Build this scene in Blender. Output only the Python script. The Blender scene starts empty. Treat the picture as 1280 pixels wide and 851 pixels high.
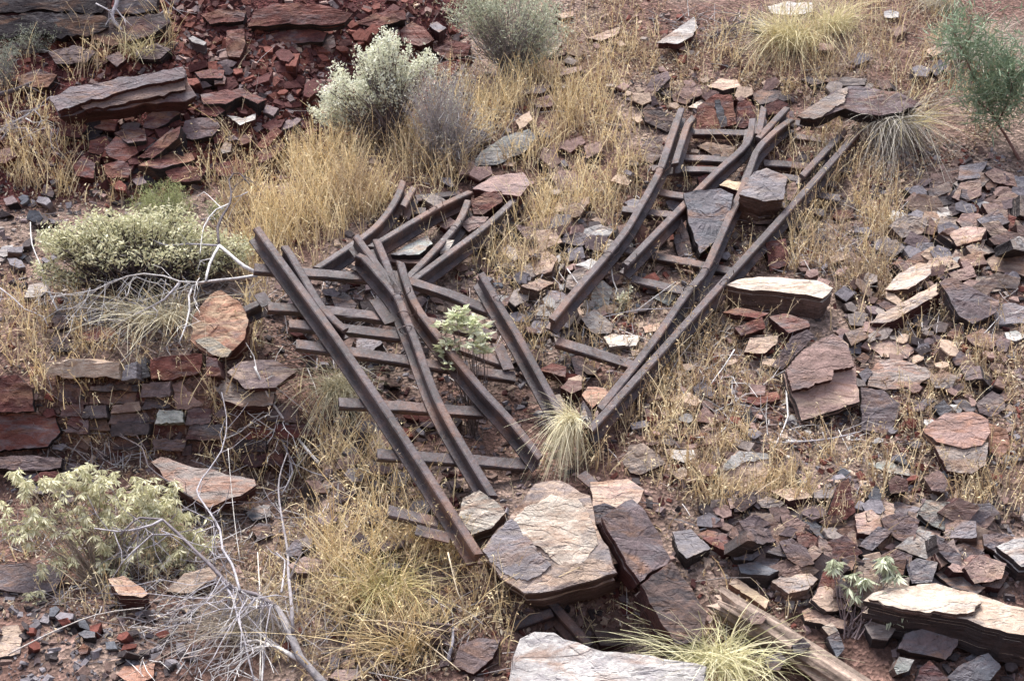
import bpy, bmesh, math, random
import numpy as np
from mathutils import Vector, Matrix, noise as mnoise

random.seed(7)
RS = np.random.RandomState(11)
SC = bpy.context.scene
COL = SC.collection

# ------------------------------------------------------------------ camera, world, sun, exposure
PITCH = math.radians(14.0)
DIST = 7.5
LENS = 50.0
FPX = 1280 * LENS / 36.0
CAM = np.array([0.0, -DIST * math.cos(PITCH), DIST * math.sin(PITCH)])
cam_data = bpy.data.cameras.new('camera')
cam_data.lens = LENS
cam_data.sensor_width = 36.0
cam_data.clip_start = 0.05
cam_data.clip_end = 500
cam = bpy.data.objects.new('camera', cam_data)
COL.objects.link(cam)
cam.location = CAM
cam.rotation_euler = (math.radians(90) - PITCH, 0, 0)
SC.camera = cam

SUN_EL, SUN_AZ = math.radians(68), math.radians(335)     # azimuth: 0 = +y, clockwise
world = bpy.data.worlds.new('World')
SC.world = world
world.use_nodes = True
wn = world.node_tree.nodes
wl = world.node_tree.links
wn.clear()
sky = wn.new('ShaderNodeTexSky')
sky.sky_type = 'NISHITA'
sky.sun_disc = False
sky.sun_elevation = SUN_EL
sky.sun_rotation = SUN_AZ
sky.air_density = 1.0
sky.dust_density = 4.0
sky.ozone_density = 1.0
hs = wn.new('ShaderNodeHueSaturation')
hs.inputs['Saturation'].default_value = 0.7
wbg = wn.new('ShaderNodeBackground')
wbg.inputs['Strength'].default_value = 0.09
wout = wn.new('ShaderNodeOutputWorld')
wl.new(sky.outputs[0], hs.inputs['Color'])
wl.new(hs.outputs[0], wbg.inputs['Color'])
wl.new(wbg.outputs[0], wout.inputs['Surface'])

sun_data = bpy.data.lights.new('sun', 'SUN')
sun_data.energy = 1.5
sun_data.angle = math.radians(20)
sun_data.color = (1.0, 0.98, 0.95)
sun = bpy.data.objects.new('sun', sun_data)
COL.objects.link(sun)
sd = Vector((math.sin(SUN_AZ) * math.cos(SUN_EL), math.cos(SUN_AZ) * math.cos(SUN_EL), math.sin(SUN_EL)))
sun.rotation_euler = sd.to_track_quat('Z', 'Y').to_euler()

SC.view_settings.view_transform = 'Standard'
SC.view_settings.look = 'None'
SC.view_settings.exposure = 2.15
SC.view_settings.gamma = 1.0
SC.render.engine = 'CYCLES'
SC.cycles.max_bounces = 5
SC.cycles.diffuse_bounces = 3
SC.cycles.glossy_bounces = 2
SC.cycles.transmission_bounces = 2
SC.cycles.use_denoising = True

# ------------------------------------------------------------------ pixel rays and the terrain
SLOPE = 0.53
cp, sp = math.cos(PITCH), math.sin(PITCH)


def ray(px, py):
    px = np.asarray(px, float)
    py = np.asarray(py, float)
    a = (px - 640) / FPX
    b = (425.5 - py) / FPX
    d = np.stack([a, cp + b * sp, -sp + b * cp], -1)
    return d / np.linalg.norm(d, axis=-1, keepdims=True)


def _hash(i, j, s):
    v = np.sin(i * 127.1 + j * 311.7 + s * 74.7) * 43758.5453
    return v - np.floor(v)


def vnoise(x, y, s=0.0):
    i = np.floor(x)
    j = np.floor(y)
    u = x - i
    v = y - j
    u = u * u * (3 - 2 * u)
    v = v * v * (3 - 2 * v)
    return (_hash(i, j, s) * (1 - u) + _hash(i + 1, j, s) * u) * (1 - v) + (_hash(i, j + 1, s) * (1 - u) + _hash(i + 1, j + 1, s) * u) * v - 0.5


def h_base(x, y):
    return SLOPE * (np.sqrt((y + 3.6) ** 2 + 0.3) - 3.6)


def march(px, py, lift, hf):
    d = ray(px, py)
    shp = d.shape[:-1]
    d = d.reshape(-1, 3)
    lo = np.full(len(d), 2.5)
    done = np.zeros(len(d), bool)
    hi = np.full(len(d), 30.0)
    t = 2.5
    while t < 30:
        t2 = t + 0.06
        p = CAM + d * t2
        below = (p[:, 2] - hf(p[:, 0], p[:, 1]) < lift) & ~done
        hi[below] = t2
        lo[below] = t
        done |= below
        if done.all():
            break
        t = t2
    for _ in range(14):
        m = (lo + hi) / 2
        p = CAM + d * m[:, None]
        b = p[:, 2] - hf(p[:, 0], p[:, 1]) < lift
        hi = np.where(b, m, hi)
        lo = np.where(b, lo, m)
    return (CAM + d * hi[:, None]).reshape(shp + (3,))


def basept(px, py):
    return march(np.array(px, float), np.array(py, float), 0.0, h_base)


# the red bank starts behind this line (the gully between it and the grassy slope)
_bl = basept([-250, 0, 150, 330, 430, 520, 580, 640], [250, 232, 232, 205, 150, 90, 30, -60])
_bx, _by = _bl[:, 0], _bl[:, 1]
# foot of the dry stone wall
_wl = basept([-40, 60, 250, 400, 470], [486, 480, 484, 492, 520])
_wx, _wy = _wl[:, 0], _wl[:, 1]
DIPS = [(basept(455, 430), 0.4, 0.24), (basept(738, 785), 0.22, 0.6), (basept(150, 172), 0.25, 0.1), (basept(600, 480), 0.5, 0.06)]


def sstep(a, b, x):
    t = np.clip((x - a) / (b - a), 0, 1)
    return t * t * (3 - 2 * t)


def red_amount(x, y):
    r = y - np.interp(x, _bx, _by, right=99)
    r = np.where(x > _bx[-1], -1.0, r)
    return r


def h(x, y):
    x = np.asarray(x, float)
    y = np.asarray(y, float)
    z = h_base(x, y)
    r = red_amount(x, y)
    z = z + 0.34 * np.log1p(np.exp(np.clip(r / 0.12, -30, 30))) * 0.12 - 0.06 * np.exp(-(r / 0.2) ** 2)
    wy = np.interp(x, _wx, _wy)
    drop = sstep(0.0, 0.09, wy - y) * sstep(-0.88, -1.05, x) * (1 - sstep(0.25, 1.7, wy - y) * 0.75)
    z = z - 0.34 * drop
    for c, rad, dep in DIPS:
        z = z - dep * np.exp(-((x - c[0]) ** 2 + (y - c[1]) ** 2) / rad ** 2)
    z = z + 0.10 * vnoise(x * 1.1 + 5, y * 1.1, 1) + 0.06 * vnoise(x * 2.7, y * 2.7, 2) + 0.03 * vnoise(x * 7, y * 7, 3) + 0.014 * vnoise(x * 19, y * 19, 4)
    return z


# a height table makes the many single look-ups cheap
TX0, TY0, TS = -5.0, -4.5, 0.02
_tx = TX0 + TS * np.arange(501)
_ty = TY0 + TS * np.arange(621)
_TX, _TY = np.meshgrid(_tx, _ty)
TAB = h(_TX, _TY)
TABL = TAB.tolist()


def h1(x, y):
    u = min(max((x - TX0) / TS, 0), 499.999)
    v = min(max((y - TY0) / TS, 0), 619.999)
    i, j = int(u), int(v)
    u -= i
    v -= j
    a, b = TABL[j], TABL[j + 1]
    return (a[i] * (1 - u) + a[i + 1] * u) * (1 - v) + (b[i] * (1 - u) + b[i + 1] * u) * v


def ht(x, y):
    u = np.clip((x - TX0) / TS, 0, 499.999)
    v = np.clip((y - TY0) / TS, 0, 619.999)
    i, j = u.astype(int), v.astype(int)
    u = u - i
    v = v - j
    return (TAB[j, i] * (1 - u) + TAB[j, i + 1] * u) * (1 - v) + (TAB[j + 1, i] * (1 - u) + TAB[j + 1, i + 1] * u) * v


def at(px, py, lift=0.0):
    if np.ndim(px) == 0:
        dx, dy, dz = ray(px, py).tolist()
        cx, cy, cz = CAM.tolist()
        t, s = 3.0, 0.08
        while t < 25 and s > 1e-4:
            q = t + s
            if cz + dz * q - h1(cx + dx * q, cy + dy * q) < lift:
                s *= 0.25
            else:
                t = q
        return CAM + ray(px, py) * t
    return march(np.array(px, float), np.array(py, float), lift, ht)


def slope_normal(x, y, e=0.06):
    gx = (h(x + e, y) - h(x - e, y)) / (2 * e)
    gy = (h(x, y + e) - h(x, y - e)) / (2 * e)
    n = np.stack([-gx, -gy, np.ones_like(gx)], -1)
    return n / np.linalg.norm(n, axis=-1, keepdims=True)


def unit(v):
    v = np.asarray(v, float)
    return v / np.linalg.norm(v)


def on_plane(pts, p0, n):
    """Pixels -> points on the plane through p0 with normal n."""
    pts = np.asarray(pts, float)
    d = ray(pts[:, 0], pts[:, 1])
    t = np.dot(p0 - CAM, n) / (d @ n)
    return CAM + d * t[:, None]


def P(s):
    return [tuple(float(q) for q in a.split(',')) for a in s.split()]


def lin(c):
    out = []
    for v in c:
        v = v / 255.0
        out.append(v / 12.92 if v <= 0.04045 else ((v + 0.055) / 1.055) ** 2.4)
    return out


ALB = 0.7
PAL = {'G': (128, 121, 126), 'B': (108, 110, 117), 'D': (76, 66, 67), 'P': (116, 98, 99), 'R': (112, 68, 60), 'K': (80, 47, 46),  # R and K set darker, putting the red bank's shade into their colour
       'N': (124, 98, 88), 'T': (186, 158, 134), 'C': (212, 196, 176), 'O': (168, 116, 88), 'W': (184, 178, 172), 'V': (152, 156, 148),
       'M': (160, 128, 118), 'Q': (150, 136, 128), 'Z': (50, 42, 46), 'Y': (200, 172, 134)}


def pal(k, f=1.0):
    c = lin(PAL[k])
    g = 0.3 * c[0] + 0.55 * c[1] + 0.15 * c[2]
    return tuple(min(1, (g + (v - g) * (1.05 if k in 'RK' else 0.8)) * ALB * f) for v in c)


# ------------------------------------------------------------------ object helpers
def link(name, me, mats=None, parent=None):
    o = bpy.data.objects.new(name, me)
    COL.objects.link(o)
    if parent is not None:
        o.parent = parent
    for m in (mats or []):
        if me is not None and me.materials.find(m.name) < 0:
            me.materials.append(m)
    return o


LABELS = {}


def tag(o, label=None, cat=None, group=None, kind=None):
    if label:
        o['label'] = label
        LABELS[label] = LABELS.get(label, 0) + 1
    if cat:
        o['category'] = cat
    if group:
        o['group'] = group
    if kind:
        o['kind'] = kind
    return o


def empty(name, loc, label, cat, group=None):
    o = bpy.data.objects.new(name, None)
    o.empty_display_size = 0.1
    COL.objects.link(o)
    o.location = [float(v) for v in loc]
    return tag(o, label, cat, group)


def np_mesh(name, verts, faces, colors=None, smooth=False):
    """verts (N,3), faces (M,k) with one k, colors (N,3) per vertex."""
    verts = np.ascontiguousarray(verts, np.float32)
    faces = np.ascontiguousarray(faces, np.int32)
    k = faces.shape[1]
    me = bpy.data.meshes.new(name)
    me.vertices.add(len(verts))
    me.vertices.foreach_set('co', verts.ravel())
    me.loops.add(faces.size)
    me.loops.foreach_set('vertex_index', faces.ravel())
    me.polygons.add(len(faces))
    me.polygons.foreach_set('loop_start', np.arange(0, faces.size, k, dtype=np.int32))
    me.polygons.foreach_set('use_smooth', np.full(len(faces), smooth, bool))
    me.update(calc_edges=True)
    if colors is not None:
        ca = me.color_attributes.new('Col', 'FLOAT_COLOR', 'POINT')
        c4 = np.ones((len(verts), 4), np.float32)
        c4[:, :3] = colors
        ca.data.foreach_set('color', c4.ravel())
    return me


class MB:
    """Collects tubes, sweeps and leaf faces into one mesh."""

    def __init__(self):
        self.v, self.f, self.c = [], [], []

    def add(self, vs, fs, col=(1, 1, 1)):
        o = len(self.v)
        self.v.extend([tuple(v) for v in vs])
        self.f.extend([tuple(i + o for i in f) for f in fs])
        self.c.extend([col] * len(vs))

    def tube(self, pts, r0, r1=None, n=5, col=(1, 1, 1), wob=0.0):
        pts = [Vector(p) for p in pts]
        r1 = r0 if r1 is None else r1
        vs, fs = [], []
        up = Vector((0.31, 0.2, 0.93))
        m = len(pts)
        for i, p in enumerate(pts):
            d = (pts[min(i + 1, m - 1)] - pts[max(i - 1, 0)])
            if d.length < 1e-9:
                d = Vector((0, 0, 1))
            d.normalize()
            a = d.cross(up)
            if a.length < 1e-3:
                a = d.cross(Vector((1, 0, 0)))
            a.normalize()
            b = d.cross(a)
            r = r0 + (r1 - r0) * i / max(1, m - 1)
            for k in range(n):
                t = 2 * math.pi * k / n
                rr = r * (1 + wob * (random.random() - 0.5))
                vs.append(p + a * math.cos(t) * rr + b * math.sin(t) * rr)
        for i in range(m - 1):
            for k in range(n):
                fs.append((i * n + k, i * n + (k + 1) % n, (i + 1) * n + (k + 1) % n, (i + 1) * n + k))
        fs.append(tuple(range(n - 1, -1, -1)))
        fs.append(tuple((m - 1) * n + k for k in range(n)))
        self.add(vs, fs, col)

    def sweep(self, pts, prof, up, col=(1, 1, 1), jit=0.0, ends=(0.0, 0.0)):
        pts = [Vector(p) for p in pts]
        up = Vector(up).normalized()
        m, n = len(pts), len(prof)
        vs, fs = [], []
        for i, p in enumerate(pts):
            d = pts[min(i + 1, m - 1)] - pts[max(i - 1, 0)]
            d.normalize()
            s = d.cross(up).normalized()
            u = s.cross(d).normalized()
            for (a, b) in prof:
                j = Vector((random.uniform(-jit, jit), random.uniform(-jit, jit), random.uniform(-jit, jit))) if jit else Vector()
                e = (ends[0] * -1 if i == 0 else ends[1] if i == m - 1 else 0) * (a * 8)
                vs.append(p + s * a + u * b + d * e + j)
        for i in range(m - 1):
            for k in range(n):
                fs.append((i * n + k, i * n + (k + 1) % n, (i + 1) * n + (k + 1) % n, (i + 1) * n + k))
        fs.append(tuple(range(n - 1, -1, -1)))
        fs.append(tuple((m - 1) * n + k for k in range(n)))
        self.add(vs, fs, col)

    def box(self, c, ax, ay, az, col=(1, 1, 1)):
        c, ax, ay, az = Vector(c), Vector(ax), Vector(ay), Vector(az)
        vs = [c + ax * i + ay * j + az * k for i in (-1, 1) for j in (-1, 1) for k in (-1, 1)]
        self.add(vs, [(0, 1, 3, 2), (4, 6, 7, 5), (0, 4, 5, 1), (2, 3, 7, 6), (0, 2, 6, 4), (1, 5, 7, 3)], col)

    def mesh(self, name, smooth=False, loc=None):
        me = bpy.data.meshes.new(name)
        v = self.v
        if loc is not None:
            v = [(a[0] - loc[0], a[1] - loc[1], a[2] - loc[2]) for a in v]
        me.from_pydata(v, [], self.f)
        ca = me.color_attributes.new('Col', 'FLOAT_COLOR', 'POINT')
        ca.data.foreach_set('color', np.array([(*c[:3], 1.0) for c in self.c], np.float32).ravel())
        bm = bmesh.new()
        bm.from_mesh(me)
        bmesh.ops.recalc_face_normals(bm, faces=bm.faces)
        bm.to_mesh(me)
        bm.free()
        if smooth:
            me.polygons.foreach_set('use_smooth', np.ones(len(me.polygons), bool))
        me.update()
        return me

    def build(self, name, mat, parent=None, smooth=False):
        loc = None
        if parent is not None:
            loc = parent.location
        return link(name, self.mesh(name, smooth, loc), [mat], parent)


# ------------------------------------------------------------------ materials
def new_mat(name):
    m = bpy.data.materials.new(name)
    m.use_nodes = True
    nt = m.node_tree
    nt.nodes.clear()
    out = nt.nodes.new('ShaderNodeOutputMaterial')
    b = nt.nodes.new('ShaderNodeBsdfPrincipled')
    nt.links.new(b.outputs[0], out.inputs['Surface'])
    return m, nt, b


def N(nt, kind, **kw):
    n = nt.nodes.new(kind)
    for k, v in kw.items():
        setattr(n, k, v)
    return n


def mixc(nt, fac, a, b, mode='MIX'):
    n = nt.nodes.new('ShaderNodeMix')
    n.data_type = 'RGBA'
    n.blend_type = mode
    for sock, v in ((n.inputs['Factor'], fac), (n.inputs[6], a), (n.inputs[7], b)):
        if hasattr(v, 'is_output'):
            nt.links.new(v, sock)
        elif isinstance(v, (int, float)):
            sock.default_value = v
        else:
            sock.default_value = (*v[:3], 1)
    return n.outputs[2]


def ramp(nt, fac, stops):
    n = nt.nodes.new('ShaderNodeValToRGB')
    e = n.color_ramp.elements
    while len(e) < len(stops):
        e.new(0.5)
    for q, (p, c) in zip(e, stops):
        q.position = p
        q.color = (c, c, c, 1) if isinstance(c, (int, float)) else (*c[:3], 1)
    nt.links.new(fac, n.inputs[0])
    return n.outputs[0]


def noise(nt, vec, scale, detail=4, rough=0.6, dist=0.0):
    n = nt.nodes.new('ShaderNodeTexNoise')
    n.inputs['Scale'].default_value = scale
    n.inputs['Detail'].default_value = detail
    n.inputs['Roughness'].default_value = rough
    n.inputs['Distortion'].default_value = dist
    nt.links.new(vec, n.inputs['Vector'])
    return n.outputs[0]


def math_n(nt, op, a, b=0.0):
    n = nt.nodes.new('ShaderNodeMath')
    n.operation = op
    for s, v in zip(n.inputs, (a, b)):
        if hasattr(v, 'is_output'):
            nt.links.new(v, s)
        else:
            s.default_value = v
    return n.outputs[0]


def rock_material():
    m, nt, b = new_mat('ironstone')
    tc = N(nt, 'ShaderNodeTexCoord')
    oi = N(nt, 'ShaderNodeObjectInfo')
    off = N(nt, 'ShaderNodeVectorMath', operation='SCALE')
    comb = N(nt, 'ShaderNodeCombineXYZ')
    for i, k in enumerate((91.0, 57.0, 0.0)):
        nt.links.new(math_n(nt, 'MULTIPLY', oi.outputs['Random'], k), comb.inputs[i])
    add = N(nt, 'ShaderNodeVectorMath', operation='ADD')
    nt.links.new(tc.outputs['Object'], add.inputs[0])
    nt.links.new(comb.outputs[0], add.inputs[1])
    vec = add.outputs[0]
    at_top = N(nt, 'ShaderNodeAttribute', attribute_type='OBJECT', attribute_name='top_col')
    at_side = N(nt, 'ShaderNodeAttribute', attribute_type='OBJECT', attribute_name='side_col')
    at_mix = N(nt, 'ShaderNodeAttribute', attribute_type='OBJECT', attribute_name='stain_col')
    # weathered bedding face against broken edge
    sep = N(nt, 'ShaderNodeSeparateXYZ')
    nt.links.new(tc.outputs['Normal'], sep.inputs[0])
    n1 = noise(nt, vec, 9, 6, 0.65)
    face = ramp(nt, math_n(nt, 'ADD', sep.outputs[2], math_n(nt, 'MULTIPLY', math_n(nt, 'SUBTRACT', n1, 0.5), 0.5)), [(0.5, 0.0), (0.72, 1.0)])
    # bedding lines run round the edges
    sep2 = N(nt, 'ShaderNodeSeparateXYZ')
    nt.links.new(vec, sep2.inputs[0])
    zz = N(nt, 'ShaderNodeCombineXYZ')
    nt.links.new(math_n(nt, 'MULTIPLY', sep2.outputs[0], 0.07), zz.inputs[0])
    nt.links.new(math_n(nt, 'MULTIPLY', sep2.outputs[1], 0.07), zz.inputs[1])
    nt.links.new(sep2.outputs[2], zz.inputs[2])
    bed = noise(nt, zz.outputs[0], 95, 3, 0.7)
    bedr = ramp(nt, bed, [(0.3, 0.55), (0.5, 1.0), (0.7, 1.35)])
    side = mixc(nt, 1.0, at_side.outputs['Color'], bedr, 'MULTIPLY')
    # streaks along the grain on the bedding face
    gr = N(nt, 'ShaderNodeCombineXYZ')
    nt.links.new(math_n(nt, 'MULTIPLY', sep2.outputs[0], 0.35), gr.inputs[0])
    nt.links.new(sep2.outputs[1], gr.inputs[1])
    nt.links.new(sep2.outputs[2], gr.inputs[2])
    st = noise(nt, gr.outputs[0], 16, 7, 0.68, 0.6)
    patch = ramp(nt, st, [(0.44, 0.0), (0.6, 1.0)])
    top = mixc(nt, math_n(nt, 'MULTIPLY', patch, 0.75), at_top.outputs['Color'], at_mix.outputs['Color'])
    # iron stain and blue grey bloom in patches of their own
    rs = ramp(nt, noise(nt, gr.outputs[0], 6.5, 6, 0.7, 0.8), [(0.52, 0.0), (0.64, 1.0)])
    top = mixc(nt, math_n(nt, 'MULTIPLY', rs, 0.65), top, (0.23, 0.125, 0.075))
    off2 = N(nt, 'ShaderNodeVectorMath', operation='ADD')
    off2.inputs[1].default_value = (13.1, 4.7, 8.3)
    nt.links.new(gr.outputs[0], off2.inputs[0])
    bl = ramp(nt, noise(nt, off2.outputs[0], 8, 6, 0.7, 0.5), [(0.54, 0.0), (0.66, 1.0)])
    top = mixc(nt, math_n(nt, 'MULTIPLY', bl, 0.55), top, (0.15, 0.145, 0.155))
    side = mixc(nt, math_n(nt, 'MULTIPLY', rs, 0.35), side, (0.13, 0.065, 0.045))
    base = mixc(nt, face, side, top)
    big = ramp(nt, noise(nt, vec, 5, 3, 0.6), [(0.3, 0.68), (0.7, 1.25)])
    base = mixc(nt, 1.0, base, big, 'MULTIPLY')
    fine = ramp(nt, noise(nt, vec, 70, 5, 0.75), [(0.25, 0.6), (0.5, 1.0), (0.75, 1.3)])
    base = mixc(nt, 0.8, base, fine, 'MULTIPLY')
    # dark cracks
    vo = N(nt, 'ShaderNodeTexVoronoi', feature='DISTANCE_TO_EDGE')
    vo.inputs['Scale'].default_value = 5.0
    wv = N(nt, 'ShaderNodeVectorMath', operation='ADD')
    nz = N(nt, 'ShaderNodeTexNoise')
    nz.inputs['Scale'].default_value = 8
    nt.links.new(vec, nz.inputs['Vector'])
    sc = N(nt, 'ShaderNodeVectorMath', operation='SCALE')
    sc.inputs['Scale'].default_value = 0.22
    nt.links.new(nz.outputs['Color'], sc.inputs[0])
    nt.links.new(gr.outputs[0], wv.inputs[0])
    nt.links.new(sc.outputs[0], wv.inputs[1])
    nt.links.new(wv.outputs[0], vo.inputs['Vector'])
    crack = ramp(nt, vo.outputs['Distance'], [(0.0, 0.35), (0.015, 1.0)])
    base = mixc(nt, math_n(nt, 'MULTIPLY', patch, 0.35), base, crack, 'MULTIPLY')
    nt.links.new(base, b.inputs['Base Color'])
    b.inputs['Roughness'].default_value = 0.8
    b.inputs['Specular IOR Level'].default_value = 0.3
    hgt = math_n(nt, 'ADD', math_n(nt, 'MULTIPLY', noise(nt, vec, 40, 7, 0.7), 0.7), math_n(nt, 'MULTIPLY', bed, 0.5))
    hgt = math_n(nt, 'ADD', hgt, math_n(nt, 'MULTIPLY', crack, 0.2))
    steps = ramp(nt, noise(nt, gr.outputs[0], 5.5, 5, 0.55, 0.4), [(0.40, 0.0), (0.412, 0.33), (0.5, 0.36), (0.512, 0.66), (0.6, 0.7), (0.612, 1.0)])
    hgt = math_n(nt, 'ADD', hgt, math_n(nt, 'MULTIPLY', steps, 1.3))
    bp = N(nt, 'ShaderNodeBump')
    bp.inputs['Strength'].default_value = 0.75
    bp.inputs['Distance'].default_value = 0.02
    nt.links.new(hgt, bp.inputs['Height'])
    nt.links.new(bp.outputs[0], b.inputs['Normal'])
    return m


def attr_material(name, rough=0.9, scale=30, lo=0.7, hi=1.25, bump=0.3, transl=0.0, spec=0.2):
    m, nt, b = new_mat(name)
    tc = N(nt, 'ShaderNodeTexCoord')
    ca = N(nt, 'ShaderNodeAttribute', attribute_type='GEOMETRY', attribute_name='Col')
    f = noise(nt, tc.outputs['Object'], scale, 4, 0.65)
    c = mixc(nt, 1.0, ca.outputs['Color'], ramp(nt, f, [(0.3, lo), (0.7, hi)]), 'MULTIPLY')
    nt.links.new(c, b.inputs['Base Color'])
    b.inputs['Roughness'].default_value = rough
    b.inputs['Specular IOR Level'].default_value = spec
    if bump:
        bp = N(nt, 'ShaderNodeBump')
        bp.inputs['Strength'].default_value = bump
        bp.inputs['Distance'].default_value = 0.01
        nt.links.new(f, bp.inputs['Height'])
        nt.links.new(bp.outputs[0], b.inputs['Normal'])
    if transl:
        t = N(nt, 'ShaderNodeBsdfTranslucent')
        nt.links.new(c, t.inputs['Color'])
        mx = N(nt, 'ShaderNodeMixShader')
        mx.inputs[0].default_value = transl
        nt.links.new(b.outputs[0], mx.inputs[1])
        nt.links.new(t.outputs[0], mx.inputs[2])
        nt.links.new(mx.outputs[0], nt.nodes['Material Output'].inputs['Surface'])
    return m


def rust_material():
    m, nt, b = new_mat('rusted_steel')
    tc = N(nt, 'ShaderNodeTexCoord')
    v = tc.outputs['Object']
    a = noise(nt, v, 7, 6, 0.65)
    c = mixc(nt, ramp(nt, a, [(0.4, 0.0), (0.6, 1.0)]), (0.026, 0.018, 0.02), (0.07, 0.052, 0.058))
    g = noise(nt, v, 60, 5, 0.75)
    c = mixc(nt, math_n(nt, 'MULTIPLY', ramp(nt, g, [(0.5, 0.0), (0.68, 1.0)]), 0.6), c, (0.095, 0.047, 0.03))
    p = noise(nt, v, 3.3, 5, 0.7)
    c = mixc(nt, math_n(nt, 'MULTIPLY', ramp(nt, p, [(0.5, 0.0), (0.62, 1.0)]), 0.6), c, (0.15, 0.07, 0.04))
    du = noise(nt, v, 22, 5, 0.7)
    c = mixc(nt, math_n(nt, 'MULTIPLY', ramp(nt, du, [(0.55, 0.0), (0.7, 1.0)]), 0.45), c, (0.16, 0.125, 0.105))
    s = ramp(nt, noise(nt, v, 130, 4, 0.7), [(0.3, 0.55), (0.7, 1.4)])
    c = mixc(nt, 1.0, c, s, 'MULTIPLY')
    nt.links.new(c, b.inputs['Base Color'])
    nt.links.new(ramp(nt, g, [(0.3, 0.55), (0.7, 0.85)]), b.inputs['Roughness'])
    b.inputs['Specular IOR Level'].default_value = 0.55
    bp = N(nt, 'ShaderNodeBump')
    bp.inputs['Strength'].default_value = 0.6
    bp.inputs['Distance'].default_value = 0.006
    nt.links.new(math_n(nt, 'ADD', g, a), bp.inputs['Height'])
    nt.links.new(bp.outputs[0], b.inputs['Normal'])
    return m


def soil_material():
    m, nt, b = new_mat('red_soil')
    tc = N(nt, 'ShaderNodeTexCoord')
    v = tc.outputs['Object']
    ca = N(nt, 'ShaderNodeAttribute', attribute_type='GEOMETRY', attribute_name='Col')
    f = ramp(nt, noise(nt, v, 6, 6, 0.7), [(0.3, 0.65), (0.7, 1.3)])
    c = mixc(nt, 1.0, ca.outputs['Color'], f, 'MULTIPLY')
    vo = N(nt, 'ShaderNodeTexVoronoi')
    vo.inputs['Scale'].default_value = 55
    nt.links.new(v, vo.inputs['Vector'])
    sepc = N(nt, 'ShaderNodeSeparateColor')
    nt.links.new(vo.outputs['Color'], sepc.inputs[0])
    grit = ramp(nt, sepc.outputs[0], [(0.0, 0.45), (0.5, 0.95), (0.85, 1.3), (1.0, 1.9)])
    c = mixc(nt, 0.85, c, grit, 'MULTIPLY')
    nt.links.new(c, b.inputs['Base Color'])
    b.inputs['Roughness'].default_value = 0.95
    b.inputs['Specular IOR Level'].default_value = 0.1
    bp = N(nt, 'ShaderNodeBump')
    bp.inputs['Strength'].default_value = 0.8
    bp.inputs['Distance'].default_value = 0.02
    nt.links.new(math_n(nt, 'ADD', noise(nt, v, 35, 6, 0.75), vo.outputs['Distance']), bp.inputs['Height'])
    nt.links.new(bp.outputs[0], b.inputs['Normal'])
    return m


M_ROCK = rock_material()
M_RUST = rust_material()
M_SOIL = soil_material()
M_GRAVEL = attr_material('stone_chips', 0.85, 60, 0.65, 1.3, 0.5)
M_STRAW = attr_material('dry_straw', 0.75, 25, 0.8, 1.15, 0.0, 0.25)
M_LEAF = attr_material('leaf', 0.65, 20, 0.8, 1.15, 0.0, 0.25, 0.3)
M_WOOD = attr_material('dead_wood', 0.85, 45, 0.6, 1.3, 0.5)

# ------------------------------------------------------------------ the ground
def grow(lo, hi, step, far, q=1.16):
    core = list(np.arange(lo, hi + step / 2, step))
    a, s = core[-1], step
    while a < far:
        s *= q
        a += s
        core.append(a)
    a, s = core[0], step
    while a > -far:
        s *= q
        a -= s
        core.insert(0, a)
    return np.array(core)


gx = grow(-3.6, 3.6, 0.024, 45)
gy = grow(-2.6, 5.4, 0.026, 45)
GX, GY = np.meshgrid(gx, gy)
GZ = h(GX, GY)
nyy, nxx = GX.shape
idx = np.arange(nxx * nyy).reshape(nyy, nxx)
gf = np.stack([idx[:-1, :-1], idx[:-1, 1:], idx[1:, 1:], idx[1:, :-1]], -1).reshape(-1, 4)
ra = sstep(-0.12, 0.12, red_amount(GX, GY) + 0.25 * vnoise(GX * 3, GY * 3, 8))[..., None]
mixn = sstep(-0.2, 0.25, vnoise(GX * 2.3, GY * 2.3, 9) + 0.4 * vnoise(GX * 8, GY * 8, 10))[..., None]
gcol = np.array((0.13, 0.078, 0.064)) * (1 - mixn) + np.array((0.2, 0.145, 0.12)) * mixn
gcol = gcol * (1 - ra) + np.array((0.078, 0.027, 0.026)) * ra
gm = np_mesh('ground', np.stack([GX, GY, GZ], -1).reshape(-1, 3), gf, gcol.reshape(-1, 3), smooth=True)
ground = link('ground', gm, [M_SOIL])
tag(ground, 'stony red hillside soil sloping up behind the rails', None, None, 'structure')

# ------------------------------------------------------------------ rocks
POLYS = []                                            # footprints in the picture, so that grass and chips keep off the tops
MARKS = []


def inside(px, py, poly):
    x = np.asarray(px)
    y = np.asarray(py)
    r = np.zeros(x.shape, bool)
    n = len(poly)
    j = n - 1
    for i in range(n):
        xi, yi = poly[i]
        xj, yj = poly[j]
        c = ((yi > y) != (yj > y)) & (x < (xj - xi) * (y - yi) / ((yj - yi) + 1e-9) + xi)
        r ^= c
        j = i
    return r


def off_rocks(px, py, upto=None):
    m = np.ones(len(px), bool)
    for q in POLYS[:upto]:
        a = np.array(q)
        bb = (px > a[:, 0].min()) & (px < a[:, 0].max()) & (py > a[:, 1].min()) & (py < a[:, 1].max())
        if bb.any():
            w = np.where(bb)[0]
            m[w[inside(px[w], py[w], q)]] = False
    return m


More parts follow.
